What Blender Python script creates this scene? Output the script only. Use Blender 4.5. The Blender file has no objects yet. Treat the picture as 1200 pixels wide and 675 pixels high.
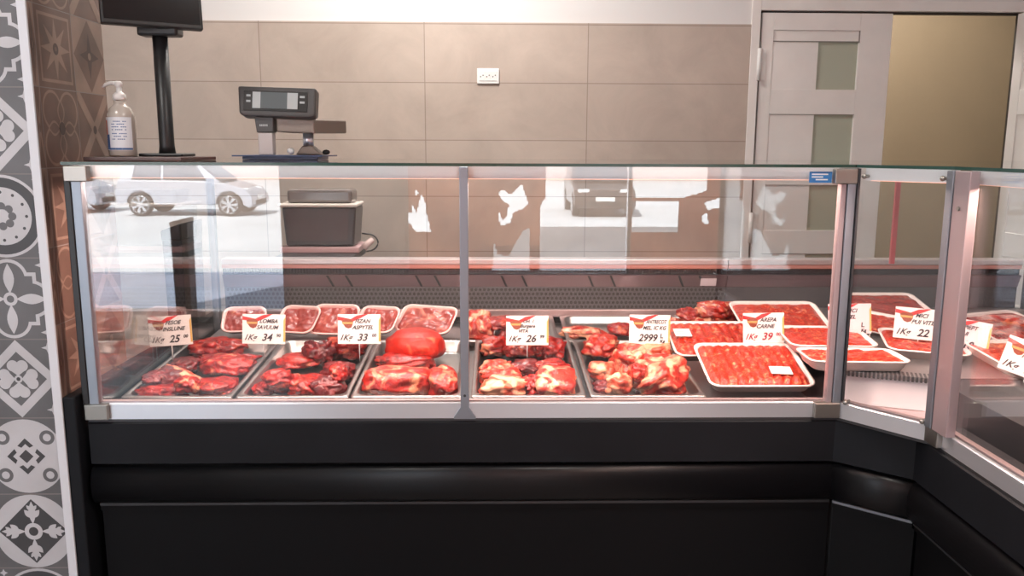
import bpy, bmesh, math, random
from mathutils import Vector, Matrix, noise
PI = math.pi
SC = bpy.context.scene
COL = SC.collection
CAMH = 1.31

# ------------------------------------------------------------------ helpers
MATS = {}
def _set(b, k, v):
    if k in b.inputs: b.inputs[k].default_value = v
def mat(name, color, rough=0.5, metal=0.0, spec=0.5, coat=0.0, emit=None, estr=0.0, noise_amt=0.0, noise_scale=8.0, bump=0.0, bump_scale=60.0):
    m = bpy.data.materials.new(name); m.use_nodes = True
    nt = m.node_tree; b = nt.nodes['Principled BSDF']
    _set(b, 'Base Color', (*color, 1)); _set(b, 'Roughness', rough); _set(b, 'Metallic', metal)
    _set(b, 'Specular IOR Level', spec); _set(b, 'Coat Weight', coat); _set(b, 'Coat Roughness', 0.08)
    if emit:
        _set(b, 'Emission Color', (*emit, 1)); _set(b, 'Emission Strength', estr)
    if noise_amt or bump:
        tc = nt.nodes.new('ShaderNodeTexCoord')
    if noise_amt:
        n = nt.nodes.new('ShaderNodeTexNoise'); n.inputs['Scale'].default_value = noise_scale; n.inputs['Detail'].default_value = 6
        nt.links.new(tc.outputs['Object'], n.inputs['Vector'])
        r = nt.nodes.new('ShaderNodeValToRGB')
        lo = tuple(max(0, c * (1 - noise_amt)) for c in color); hi = tuple(min(1, c * (1 + noise_amt)) for c in color)
        r.color_ramp.elements[0].position = .3; r.color_ramp.elements[1].position = .7
        r.color_ramp.elements[0].color = (*lo, 1); r.color_ramp.elements[1].color = (*hi, 1)
        nt.links.new(n.outputs['Fac'], r.inputs['Fac']); nt.links.new(r.outputs['Color'], b.inputs['Base Color'])
    if bump:
        n2 = nt.nodes.new('ShaderNodeTexNoise'); n2.inputs['Scale'].default_value = bump_scale; n2.inputs['Detail'].default_value = 4
        nt.links.new(tc.outputs['Object'], n2.inputs['Vector'])
        bp = nt.nodes.new('ShaderNodeBump'); bp.inputs['Strength'].default_value = bump; bp.inputs['Distance'].default_value = 0.004
        nt.links.new(n2.outputs['Fac'], bp.inputs['Height']); nt.links.new(bp.outputs['Normal'], b.inputs['Normal'])
    MATS[name] = m
    return m

def glass_mat(name, tint=(1, 1, 1), ior=1.5, rough=0.0):
    m = bpy.data.materials.new(name); m.use_nodes = True
    nt = m.node_tree; nt.nodes.clear()
    out = nt.nodes.new('ShaderNodeOutputMaterial'); mix = nt.nodes.new('ShaderNodeMixShader')
    tr = nt.nodes.new('ShaderNodeBsdfTransparent'); gl = nt.nodes.new('ShaderNodeBsdfGlossy'); fr = nt.nodes.new('ShaderNodeFresnel')
    tr.inputs['Color'].default_value = (*tint, 1); gl.inputs['Roughness'].default_value = rough
    gl.inputs['Color'].default_value = (1, 1, 1, 1); fr.inputs['IOR'].default_value = ior
    geo = nt.nodes.new('ShaderNodeNewGeometry')
    # the same reflectance seen from inside the pane as from outside
    mx = nt.nodes.new('ShaderNodeMix'); mx.data_type = 'FLOAT'
    nt.links.new(geo.outputs['Backfacing'], mx.inputs[0]); mx.inputs[2].default_value = ior; mx.inputs[3].default_value = 1.0/ior
    nt.links.new(mx.outputs[0], fr.inputs['IOR'])
    nt.links.new(fr.outputs[0], mix.inputs[0]); nt.links.new(tr.outputs[0], mix.inputs[1]); nt.links.new(gl.outputs[0], mix.inputs[2])
    nt.links.new(mix.outputs[0], out.inputs['Surface'])
    MATS[name] = m
    return m

class MB:
    """collects shapes in world coordinates, builds ONE mesh object"""
    def __init__(s): s.bm = bmesh.new(); s.mi = 0
    def _f(s, vs):
        try:
            f = s.bm.faces.new(vs); f.material_index = s.mi; return f
        except ValueError: return None
    def poly(s, pts): return s._f([s.bm.verts.new(p) for p in pts])
    def box(s, x0, x1, y0, y1, z0, z1, bev=0.0, M=None, seg=2):
        t = bmesh.new()
        bmesh.ops.create_cube(t, size=1)
        for v in t.verts:
            v.co = Vector(((x0+x1)/2+v.co.x*(x1-x0), (y0+y1)/2+v.co.y*(y1-y0), (z0+z1)/2+v.co.z*(z1-z0)))
        if bev: bmesh.ops.bevel(t, geom=list(t.edges), offset=bev, segments=seg, affect='EDGES', profile=.5)
        s.merge(t, M); return s
    def merge(s, t, M=None):
        if M is not None: t.transform(M)
        vm = {}
        for v in t.verts: vm[v] = s.bm.verts.new(v.co)
        for f in t.faces:
            g = s._f([vm[v] for v in f.verts])
            if g: g.smooth = f.smooth
        t.free()
    def prism(s, pts, d, bev=0.0):
        """closed polygon of 3D points extruded by vector d"""
        t = bmesh.new(); d = Vector(d)
        a = [t.verts.new(p) for p in pts]; b = [t.verts.new(Vector(p)+d) for p in pts]
        n = len(a)
        t.faces.new(a); t.faces.new(b[::-1])
        for i in range(n): t.faces.new((a[i], b[i], b[(i+1) % n], a[(i+1) % n]))
        bmesh.ops.recalc_face_normals(t, faces=t.faces)
        if bev: bmesh.ops.bevel(t, geom=list(t.edges), offset=bev, segments=2, affect='EDGES', profile=.5)
        s.merge(t); return s
    def loft(s, rings, cap=True, closed=True):
        t = bmesh.new(); R = [[t.verts.new(p) for p in r] for r in rings]
        n = len(R[0])
        for a, b in zip(R, R[1:]):
            for i in range(n if closed else n-1):
                t.faces.new((a[i], b[i], b[(i+1) % n], a[(i+1) % n]))
        if cap: t.faces.new(R[0]); t.faces.new(R[-1][::-1])
        bmesh.ops.recalc_face_normals(t, faces=t.faces)
        for f in t.faces: f.smooth = len(f.verts) == 4
        s.merge(t); return s
    def tube(s, path, r, n=10):
        path = [Vector(p) for p in path]; rings = []
        for i, p in enumerate(path):
            d = (path[min(i+1, len(path)-1)] - path[max(i-1, 0)]).normalized()
            u = d.cross(Vector((0, 0, 1)))
            if u.length < 1e-3: u = d.cross(Vector((1, 0, 0)))
            u.normalize(); w = d.cross(u)
            rr = r[i] if isinstance(r, (list, tuple)) else r
            rings.append([p + (u*math.cos(2*PI*k/n) + w*math.sin(2*PI*k/n))*rr for k in range(n)])
        return s.loft(rings)
    def lathe(s, prof, c, n=28, sy=1.0):
        rings = [[Vector((c[0]+r*math.cos(2*PI*k/n), c[1]+r*sy*math.sin(2*PI*k/n), c[2]+z)) for k in range(n)] for r, z in prof]
        return s.loft(rings)
    def disc_y(s, x, z, r, y0, y1, n=28):
        return s.loft([[(x+r*math.cos(2*PI*k/n), y, z+r*math.sin(2*PI*k/n)) for k in range(n)] for y in (y0, y1)])
    def sphere(s, c, r, sc=(1, 1, 1), sub=2):
        t = bmesh.new(); bmesh.ops.create_icosphere(t, subdivisions=sub, radius=1)
        for v in t.verts: v.co = Vector((c[0]+v.co.x*r*sc[0], c[1]+v.co.y*r*sc[1], c[2]+v.co.z*r*sc[2]))
        for f in t.faces: f.smooth = True
        s.merge(t); return s
    def build(s, name, material, parent=None, smooth=False):
        return obj(name, s.bm, material, parent, smooth)

W = {}
def wm(o): return W.get(o.name, Matrix.Identity(4))
def obj(name, bm, material, parent=None, smooth=False, loc=None):
    me = bpy.data.meshes.new(name)
    o = bpy.data.objects.new(name, me)
    if parent is not None:
        bm.transform(wm(parent).inverted()); o.parent = parent; W[o.name] = wm(parent).copy()
    else:
        if loc is None:
            xs = [v.co for v in bm.verts]
            loc = Vector(((min(v.x for v in xs)+max(v.x for v in xs))/2, (min(v.y for v in xs)+max(v.y for v in xs))/2, min(v.z for v in xs)))
        M = Matrix.Translation(loc); bm.transform(M.inverted()); o.location = loc; W[o.name] = M
    if smooth:
        for f in bm.faces: f.smooth = True
    bm.to_mesh(me); bm.free()
    for m in (material if isinstance(material, (list, tuple)) else [material]):
        me.materials.append(MATS[m] if isinstance(m, str) else m)
    COL.objects.link(o)
    return o
def tag(o, label=None, cat=None, group=None, kind=None):
    if label: o['label'] = label
    if cat: o['category'] = cat
    if group: o['group'] = group
    if kind: o['kind'] = kind
    return o
def thing(name, label, cat, M, group=None):
    o = bpy.data.objects.new(name, None); o.empty_display_size = .05; COL.objects.link(o)
    if not isinstance(M, Matrix): M = Matrix.Translation(M)
    o.matrix_world = M; W[o.name] = M.copy()
    return tag(o, label, cat, group)
def struct(name, mb, material, parent=None, smooth=False):
    o = mb.build(name, material, parent, smooth)
    if parent is None: o['kind'] = 'structure'
    return o
def T(x, y, z): return Matrix.Translation((x, y, z))
def RX(a): return Matrix.Rotation(math.radians(a), 4, 'X')
def RY(a): return Matrix.Rotation(math.radians(a), 4, 'Y')
def RZ(a): return Matrix.Rotation(math.radians(a), 4, 'Z')

# camera model, also used to read real positions off the photo on known planes
CF, CPITCH, CYAW, CROLL = 961.58, 0.168009, 0.021605, 0.004034
_f = Vector((math.sin(CYAW)*math.cos(CPITCH), math.cos(CYAW)*math.cos(CPITCH), -math.sin(CPITCH)))
_r = Vector((math.cos(CYAW), -math.sin(CYAW), 0)); _u = _r.cross(_f)
_R = _r*math.cos(CROLL) + _u*math.sin(CROLL); _U = -_r*math.sin(CROLL) + _u*math.cos(CROLL)
def ray(x, y): return _f + _R*((x-600)/CF) - _U*((y-337.5)/CF)
def onZ(x, y, z):
    d = ray(x, y); return Vector((0, 0, CAMH)) + d*((z-CAMH)/d.z)
def onY(x, y, Y):
    d = ray(x, y); return Vector((0, 0, CAMH)) + d*(Y/d.y)
def text_mesh(body, size, shear=0.0, extrude=0.0002, bold=0.0):
    cu = bpy.data.curves.new('t', 'FONT'); cu.body = body; cu.size = size; cu.shear = shear; cu.extrude = extrude; cu.offset = bold
    cu.align_x = 'LEFT'; cu.resolution_u = 3
    o = bpy.data.objects.new('t', cu); COL.objects.link(o)
    dg = bpy.context.evaluated_depsgraph_get(); dg.update()
    me = bpy.data.meshes.new_from_object(o.evaluated_get(dg))
    b = bmesh.new(); b.from_mesh(me)
    bpy.data.objects.remove(o); bpy.data.curves.remove(cu); bpy.data.meshes.remove(me)
    return b
EXPO, SKY, SUN, FILL_PANEL, MEATLAMP = 0.7, 3.2, 19.0, 20.0, 9.0
# ------------------------------------------------------------------ materials
mat('black_panel', (.0062, .0072, .0096), .55, spec=.22, noise_amt=.25, noise_scale=5)
mat('black_bumper', (.0035, .0035, .0045), .38, spec=.32)
mat('black_plastic', (.012, .012, .013), .4)
mat('screen', (.006, .007, .008), .12, spec=.6)
mat('dark_board', (.06, .022, .018), .35)
mat('blue_plastic', (.03, .06, .16), .35)
mat('aluminium', (.30, .33, .37), .46, 1.0)
mat('bright_aluminium', (.80, .82, .87), .28, .75)
mat('lip_grey', (.035, .036, .040), .4)
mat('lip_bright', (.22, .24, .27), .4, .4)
mat('nickel', (.34, .32, .29), .38, 1.0)
mat('steel', (.46, .44, .43), .34, 1.0, noise_amt=.08, noise_scale=30)
mat('deck_steel', (.40, .38, .38), .38, .9)
mat('pink_steel', (.58, .44, .44), .35, .75)  # stainless steel, pink glow of the meat lamps painted in
mat('post_pink', (.44, .35, .36), .4, .6)
mat('sticker_blue', (.04, .20, .50), .4)
mat('dark_steel', (.06, .06, .065), .45, .6)
mat('mesh_grey', (.12, .115, .12), .5, .3)
mat('lamp_housing', (.80, .80, .82), .4)
mat('white_plastic', (.80, .79, .77), .35)
mat('white_sheet', (.75, .76, .80), .35, .2)
mat('paper', (.82, .82, .80), .6)
mat('paper_pink', (.78, .66, .68), .6)
mat('ink', (.02, .02, .03), .6)
mat('ink_red', (.35, .03, .05), .6)
mat('banner_red', (.65, .03, .03), .5)
mat('crest_brown', (.28, .06, .03), .5)
mat('crest_gold', (.55, .36, .12), .5)
mat('stripe_gold', (.65, .42, .12), .5)
mat('clear_plastic', (.75, .72, .70), .15, spec=.6)
mat('foam_white', (.86, .66, .62), .45, coat=.3)
mat('foam_edge', (.88, .76, .72), .35, coat=.3)
mat('scale_grey', (.075, .070, .068), .45)
mat('scale_bezel', (.025, .022, .02), .3)
mat('lcd', (.52, .55, .55), .25, spec=.6)
mat('lcd_dark', (.13, .15, .155), .25)
mat('steel_pan', (.24, .195, .165), .45, .35)
mat('scale_post', (.62, .56, .54), .4)
mat('box_brown', (.075, .042, .042), .4)
mat('box_rim', (.82, .72, .65), .35)
mat('grout', (.20, .185, .18), .7)
mat('kick_panel', (.0024, .0026, .0034), .55, spec=.16)
mat('box_dark', (.035, .026, .026), .3)
mat('pink_board', (.72, .46, .47), .4)
mat('bottle_clear', (.50, .45, .40), .12, spec=.6)
mat('label_white', (.74, .76, .80), .5)
mat('label_blue', (.05, .12, .30), .5)
mat('label_red', (.55, .10, .06), .5)
mat('tile_light', (.50, .50, .52), .45, noise_amt=.12, noise_scale=6)
mat('tile_mid', (.115, .115, .12), .45, noise_amt=.2, noise_scale=6)
mat('tile_dark', (.05, .05, .053), .45)
mat('trim_white', (.66, .68, .72), .4)
mat('brown_base', (.105, .062, .048), .5, noise_amt=.3, noise_scale=9)
mat('brown_light', (.20, .135, .105), .5, noise_amt=.25, noise_scale=9)
mat('brown_dark', (.05, .028, .022), .5, noise_amt=.3, noise_scale=9)
mat('wall_white', (.72, .70, .69), .6)
mat('door_white', (.78, .74, .71), .5, noise_amt=.05, noise_scale=5)
mat('door_groove', (.25, .23, .21), .6)
mat('frost_glass', (.42, .44, .35), .25, spec=.5)
mat('brown_room', (.23, .170, .105), .7, noise_amt=.12, noise_scale=.9)
mat('jamb_dark', (.03, .022, .018), .6)
mat('floor_tile', (.13, .125, .12), .4, noise_amt=.15, noise_scale=3)
mat('ceiling_white', (.75, .75, .74), .8)
mat('led_panel', (.9, .9, .9), .5, emit=(1, .97, .92), estr=4.0)
mat('led_strip', (.9, .7, .6), .5, emit=(1, .42, .28), estr=1.6)
mat('pavement', (.58, .60, .62), .8, noise_amt=.12, noise_scale=.6)
mat('step_stone', (.24, .28, .36), .7, noise_amt=.2, noise_scale=2)  # blue-grey stone, with the building's shade put into its colour
mat('asphalt', (.16, .16, .17), .85, noise_amt=.2, noise_scale=.5)
mat('facade_pink', (.50, .38, .34), .8)
mat('facade_brown', (.22, .14, .11), .8)
mat('car_white', (.46, .48, .54), .25, coat=.6)
mat('car_dark', (.05, .035, .032), .25, coat=.6)
mat('car_glass', (.03, .035, .045), .08, spec=.7)
mat('rubber', (.02, .02, .02), .7)
mat('alloy', (.62, .63, .66), .3, .7)
mat('lamp_lens', (.8, .8, .82), .15)
mat('film_red', (.60, .03, .03), .6)
glass_mat('glass', (.985, .99, .99), 1.60)
glass_mat('glass_top', (.97, .985, .98), 1.45)
mat('glass_edge', (.012, .06, .045), .2, spec=.6)

def wall_tile():
    m = bpy.data.materials.new('wall_tile'); m.use_nodes = True; nt = m.node_tree; b = nt.nodes['Principled BSDF']
    tc = nt.nodes.new('ShaderNodeTexCoord'); sep = nt.nodes.new('ShaderNodeSeparateXYZ'); cmb = nt.nodes.new('ShaderNodeCombineXYZ')
    nt.links.new(tc.outputs['Object'], sep.inputs[0]); nt.links.new(sep.outputs[0], cmb.inputs[0]); nt.links.new(sep.outputs[2], cmb.inputs[1])
    br = nt.nodes.new('ShaderNodeTexBrick'); br.offset = 0.0; br.inputs['Scale'].default_value = 1
    br.inputs['Brick Width'].default_value = .8275; br.inputs['Row Height'].default_value = .2875
    br.inputs['Mortar Size'].default_value = .0022; br.inputs['Mortar Smooth'].default_value = .1; br.inputs['Bias'].default_value = 0
    br.inputs['Color1'].default_value = (.50, .415, .358, 1); br.inputs['Color2'].default_value = (.465, .385, .330, 1); br.inputs['Mortar'].default_value = (.29, .23, .19, 1)
    mp = nt.nodes.new('ShaderNodeMapping'); nt.links.new(cmb.outputs[0], mp.inputs[0]); nt.links.new(mp.outputs[0], br.inputs['Vector'])
    n = nt.nodes.new('ShaderNodeTexNoise'); n.inputs['Scale'].default_value = 3.4; n.inputs['Detail'].default_value = 12; n.inputs['Roughness'].default_value = .62
    n.inputs['Distortion'].default_value = .6
    nt.links.new(tc.outputs['Object'], n.inputs['Vector'])
    mr = nt.nodes.new('ShaderNodeMapRange'); mr.inputs[1].default_value = .3; mr.inputs[2].default_value = .7; mr.inputs[3].default_value = .87; mr.inputs[4].default_value = 1.10
    nt.links.new(n.outputs['Fac'], mr.inputs[0])
    mx = nt.nodes.new('ShaderNodeVectorMath'); mx.operation = 'SCALE'
    nt.links.new(br.outputs['Color'], mx.inputs[0]); nt.links.new(mr.outputs[0], mx.inputs['Scale'])
    nt.links.new(mx.outputs[0], b.inputs['Base Color']); _set(b, 'Roughness', .5)
    MATS['wall_tile'] = m
    return mp
WALL_MAP = wall_tile()

def meat_mat(name, lean, lean2, fat, t0, t1, scale=16, rough=.34, stretch=(1, 1, 1), bump=.5, fine=0.0, coat=.25):
    m = bpy.data.materials.new(name); m.use_nodes = True; nt = m.node_tree; b = nt.nodes['Principled BSDF']
    tc = nt.nodes.new('ShaderNodeTexCoord'); oi = nt.nodes.new('ShaderNodeObjectInfo')
    ml = nt.nodes.new('ShaderNodeMath'); ml.operation = 'MULTIPLY'; ml.inputs[1].default_value = 37.0
    nt.links.new(oi.outputs['Random'], ml.inputs[0])
    ad = nt.nodes.new('ShaderNodeVectorMath'); ad.operation = 'ADD'
    nt.links.new(tc.outputs['Object'], ad.inputs[0]); nt.links.new(ml.outputs[0], ad.inputs[1])
    mp = nt.nodes.new('ShaderNodeMapping'); mp.inputs['Scale'].default_value = stretch
    nt.links.new(ad.outputs[0], mp.inputs[0])
    n = nt.nodes.new('ShaderNodeTexNoise'); n.inputs['Scale'].default_value = scale; n.inputs['Detail'].default_value = 5; n.inputs['Distortion'].default_value = 1.2
    n2 = nt.nodes.new('ShaderNodeTexNoise'); n2.inputs['Scale'].default_value = scale*2.2; n2.inputs['Detail'].default_value = 4; n2.inputs['Distortion'].default_value = .8
    nt.links.new(mp.outputs[0], n.inputs['Vector']); nt.links.new(mp.outputs[0], n2.inputs['Vector'])
    r1 = nt.nodes.new('ShaderNodeValToRGB'); r1.color_ramp.elements[0].color = (*lean, 1); r1.color_ramp.elements[1].color = (*lean2, 1)
    r1.color_ramp.elements[0].position = .35; r1.color_ramp.elements[1].position = .65
    nt.links.new(n2.outputs['Fac'], r1.inputs['Fac'])
    r2 = nt.nodes.new('ShaderNodeMapRange'); r2.inputs[1].default_value = t0; r2.inputs[2].default_value = t1; r2.clamp = True
    nt.links.new(n.outputs['Fac'], r2.inputs[0])
    mx = nt.nodes.new('ShaderNodeMix'); mx.data_type = 'RGBA'
    nt.links.new(r2.outputs[0], mx.inputs[0]); nt.links.new(r1.outputs['Color'], mx.inputs[6]); mx.inputs[7].default_value = (*fat, 1)
    nt.links.new(mx.outputs[2], b.inputs['Base Color'])
    _set(b, 'Roughness', rough); _set(b, 'Specular IOR Level', .5); _set(b, 'Coat Weight', coat); _set(b, 'Coat Roughness', .2)
    bp = nt.nodes.new('ShaderNodeBump'); bp.inputs['Strength'].default_value = bump; bp.inputs['Distance'].default_value = .006
    if fine:
        n3 = nt.nodes.new('ShaderNodeTexNoise'); n3.inputs['Scale'].default_value = fine; n3.inputs['Detail'].default_value = 3
        nt.links.new(tc.outputs['Object'], n3.inputs['Vector']); nt.links.new(n3.outputs['Fac'], bp.inputs['Height'])
    else: nt.links.new(n2.outputs['Fac'], bp.inputs['Height'])
    nt.links.new(bp.outputs['Normal'], b.inputs['Normal'])
    MATS[name] = m
meat_mat('meat_lean', (.15, .003, .003), (.44, .010, .004), (.74, .16, .075), .57, .71, 22, bump=1.0)
meat_mat('meat_dark', (.06, .004, .007), (.20, .010, .010), (.55, .15, .10), .62, .76, 20, bump=.9)
meat_mat('meat_marbled', (.20, .004, .004), (.48, .016, .007), (.82, .30, .17), .53, .66, 20, bump=.9)
meat_mat('meat_fatty', (.28, .007, .005), (.54, .035, .014), (.84, .40, .24), .48, .62, 18, bump=.9)
meat_mat('meat_fat', (.40, .025, .012), (.64, .11, .05), (.86, .44, .27), .43, .58, 16, bump=.8)
meat_mat('meat_round', (.44, .008, .003), (.62, .024, .008), (.86, .26, .12), .58, .74, 13, .5, bump=.5, coat=.0)
meat_mat('meat_slice', (.24, .022, .018), (.42, .06, .04), (.76, .32, .22), .56, .72, 13, .45)
meat_mat('mince', (.30, .008, .003), (.58, .036, .010), (.84, .28, .13), .55, .70, 50, .3, bump=.9, fine=110)
meat_mat('mince_dark', (.26, .03, .025), (.40, .06, .045), (.60, .25, .18), .60, .75, 40, .25, bump=.5, fine=90)
# ------------------------------------------------------------------ camera, sky, sun
cam = bpy.data.cameras.new('camera'); cam.sensor_width = 36; cam.lens = CF*36/1200; cam.clip_start = .01; cam.clip_end = 300
co = bpy.data.objects.new('camera', cam); COL.objects.link(co)
Mr = Matrix((_R, _U, -_f)).transposed().to_4x4()
co.matrix_world = Matrix.Translation((0, 0, CAMH)) @ Mr
SC.camera = co
SC.view_settings.view_transform = 'Standard'; SC.view_settings.look = 'None'; SC.view_settings.gamma = 1; SC.view_settings.use_curve_mapping = False
SC.view_settings.exposure = EXPO
SC.cycles.transparent_max_bounces = 24; SC.cycles.max_bounces = 10; SC.cycles.diffuse_bounces = 4; SC.cycles.glossy_bounces = 5
SC.cycles.caustics_reflective = False; SC.cycles.caustics_refractive = False
SC.cycles.sample_clamp_indirect = 12
w = bpy.data.worlds.new('sky'); SC.world = w; w.use_nodes = True
bg = w.node_tree.nodes['Background']; bg.inputs[0].default_value = (.78, .89, 1.0, 1); bg.inputs[1].default_value = SKY
sl = bpy.data.lights.new('sun', 'SUN'); sl.energy = SUN; sl.angle = .01; sl.color = (1, .97, .93)
so = bpy.data.objects.new('sun', sl); COL.objects.link(so)
so.rotation_euler = Vector((.35, -.62, -.80)).to_track_quat('-Z', 'Y').to_euler(); so.location = (0, 0, 8)

# ------------------------------------------------------------------ room shell
XL, XR, YF, YB, ZC = -3.3, 3.1, -1.60, 4.30, 2.95
struct('floor', MB().box(XL-.1, 4.7, YF-.15, 6.1, -.12, 0), 'floor_tile')
struct('ceiling', MB().box(XL-.1, 4.7, YF-.15, 6.1, ZC, ZC+.15), 'ceiling_white')
struct('wall_left', MB().box(XL-.1, XL, YF, 5.8, 0, ZC), 'wall_white')
struct('wall_right', MB().box(XR, XR+.1, YF, YB+.12, 0, ZC), 'wall_white')
# back wall: painted upper part, tiled lower part, doorway at the right
DL, DR, DT = 1.345, 2.70, 2.005
m = MB(); m.box(XL, DL-.04, YB, YB+.12, 0, ZC); m.box(DR+.04, 4.6, YB, YB+.12, 0, ZC); m.box(DL-.04, DR+.04, YB, YB+.12, DT+.045, ZC)
wb = struct('wall_back', m, 'wall_white')
t = struct('wall_tiles', MB().box(XL, 1.302, YB-.010, YB-.001, 0, 1.936), 'wall_tile', wb)
# grout lines at x=-.354, .468 and z=1.64, 1.3525 (wall origin subtracted by the mapping)
WALL_MAP.inputs['Location'].default_value = (.354+.8275*8 + wm(t).translation.x, -1.64+.2875*8 + wm(t).translation.z, 0)
m = MB(); m.box(1.300, DL, YB-.014, YB+.02, 0, DT+.05, .002); m.box(DR, DR+.06, YB-.014, YB+.02, 0, DT+.05, .002); m.box(DL, DR, YB-.012, YB+.02, DT, DT+.05, .002)
struct('trim_1', m, 'door_white')
m = MB(); m.box(DL-.02, DL+.006, YB+.02, YB+.06, 0, DT); m.box(DR-.006, DR+.02, YB+.02, YB+.06, 0, DT); m.box(DL-.02, DR+.02, YB+.02, YB+.06, DT-.008, DT+.02)
struct('trim_2', m, 'jamb_dark')
# room beyond the doorway
m = MB(); m.box(.9, 4.6, 5.9, 6.0, 0, ZC); m.box(.8, .9, YB+.12, 6.0, 0, ZC); m.box(4.6, 4.7, YB, 6.0, 0, ZC)
struct('wall_far', m, 'brown_room')

def door_leaf(nm, M, w):
    """leaf hinged at local x=0, face towards local -y"""
    root = thing(nm, None, None, M); root['kind'] = 'structure'
    h = DT-.014
    m = MB(); th = .04
    # stiles and rails around recessed panels; rows of half panel, half glass
    rows = []
    z = 1.8505
    gx0, gx1, gm = .062, w-.165, .062+(w-.227)*.53
    m.box(0, gx0, 0, th, .01, h, .002); m.box(gx1, w, 0, th, .01, h, .002)
    m.box(gx0, gx1, 0, th, z+.056, h, .002)
    m.box(gx0, gx1, .008, th-.008, z, z+.056)
    while z > .2:
        z0 = z-.238; rows.append((z0, z))
        m.box(gx0, gx1, 0, th, z0-.125+.0, z0, .002)
        m.box(gx0, gm, .004, th-.004, z0, z)
        z = z0-.125
    m.box(gx0, gx1, 0, th, .01, z+.01, .002)
    g = obj('leaf_frame', xf(m, M), 'door_white', root)
    for z0, z1 in rows:
        q = MB(); q.box(gm, gx1, .014, th-.014, z0, z1)
        obj('frosted_pane', xf(q, M), 'frost_glass', root)
    q = MB()
    for z0, z1 in rows: q.box(gx0, gx1, .0005, .006, z1-.0015, z1+.0035)
    q.box(gx0-.002, gx0+.001, -.0006, .003, .02, z+.06)
    q.box(gx1-.003, gx1+.003, -.0006, .003, rows[0][1]+.056-.06, rows[0][1]+.056)
    obj('panel_groove', xf(q, M), 'door_groove', root)
    for hz in (1.735, .9, .25):
        q = MB(); q.tube([(-.010, -.013, hz-.08), (-.010, -.013, hz+.08)], .011, 10)
        q.box(-.006, .026, -.006, .002, hz-.078, hz+.078)
        for k in (-1, 1): q.tube([(-.010, -.013, hz+k*.027-.0012), (-.010, -.013, hz+k*.027+.0012)], .0122, 10)
        obj('hinge', xf(q, M), 'white_plastic', root)
    return root
def xf(m, M):
    m.bm.transform(M); return m.bm
door_leaf('door_1', T(DL+.012, YB, .004), .668)
door_leaf('door_2', T(DR-.004, YB-.012, .004) @ Matrix.Scale(-1, 4, (1, 0, 0)) @ RZ(-97), .672)

# shop front behind the camera: glazed door opening, long window
m = MB(); y0, y1 = YF-.12, YF
for a in ((XL, -3.22, 0, ZC), (-1.425, -.62, 0, ZC), (2.62, XR, 0, ZC), (XL, XR, 2.35, ZC), (-.62, 2.62, 0, .455), (-3.22, -1.425, -.02, .19)):
    m.box(a[0], a[1], y0, y1, a[2], a[3])
struct('wall_front', m, 'wall_white')
m = MB()
for x in (-3.22, -1.465): m.box(x, x+.04, y0+.03, y1-.03, .1, 2.35)
m.box(-3.22, -1.425, y0+.03, y1-.03, 2.31, 2.35)
struct('door_3', m, 'bright_aluminium')
m = MB()
for x in (-.62, .92, 2.58): m.box(x, x+.025, y0+.03, y1-.03, .455, 2.35)
m.box(-.62, 2.62, y0+.03, y1-.03, 2.32, 2.35); m.box(-.62, 2.62, y0+.03, y1-.03, .455, .475)
struct('window_1', m, 'bright_aluminium')

# printed window film with clear cut-outs (seen mirrored in the counter glass)
def film(name, X0, X1, holes, redband=None):
    bm = bmesh.new(); n = 0.012; vs = {}
    def inside(x, z, P):
        c = False
        for i in range(len(P)):
            a, b = P[i], P[i-1]
            if (a[1] > z) != (b[1] > z) and x < (b[0]-a[0])*(z-a[1])/(b[1]-a[1])+a[0]: c = not c
        return c
    def V(i, j):
        if (i, j) not in vs: vs[(i, j)] = bm.verts.new((X0+i*n, YF-.075, .475+j*n))
        return vs[(i, j)]
    for i in range(int((X1-X0)/n)):
        for j in range(int(1.84/n)):
            x, z = X0+(i+.5)*n, .475+(j+.5)*n
            if any(inside(x, z, P) for P in holes): continue
            f = bm.faces.new((V(i, j), V(i+1, j), V(i+1, j+1), V(i, j+1)))
            f.material_index = 1 if redband and redband[0] < x < redband[1] and redband[2] < z < redband[3] else 0
    o = obj(name, bm, ['film', 'film_red']); o['kind'] = 'structure'
    return o
m = bpy.data.materials.new('film'); m.use_nodes = True; nt = m.node_tree; b = nt.nodes['Principled BSDF']
tr = nt.nodes.new('ShaderNodeBsdfTranslucent'); mx = nt.nodes.new('ShaderNodeMixShader'); mx.inputs[0].default_value = .65
tc = nt.nodes.new('ShaderNodeTexCoord'); nn = nt.nodes.new('ShaderNodeTexNoise'); nn.inputs['Scale'].default_value = 2.2; nn.inputs['Detail'].default_value = 5
rp = nt.nodes.new('ShaderNodeValToRGB'); rp.color_ramp.elements[0].color = (.30, .06, .035, 1); rp.color_ramp.elements[1].color = (.95, .30, .14, 1)
rp.color_ramp.elements[0].position = .35; rp.color_ramp.elements[1].position = .7
nt.links.new(tc.outputs['Object'], nn.inputs['Vector']); nt.links.new(nn.outputs['Fac'], rp.inputs['Fac'])
nt.links.new(rp.outputs[0], tr.inputs[0]); nt.links.new(rp.outputs[0], b.inputs['Base Color'])
nt.links.new(b.outputs[0], mx.inputs[1]); nt.links.new(tr.outputs[0], mx.inputs[2]); nt.links.new(mx.outputs[0], nt.nodes['Material Output'].inputs[0])
MATS['film'] = m
VY = 4.02-(YF-.075)      # depth at which the counter glass shows the film
def holes_px(L):
    return [[(p.x, p.z) for p in (onY(x, y, VY) for x, y in P)] for P in L]
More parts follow.
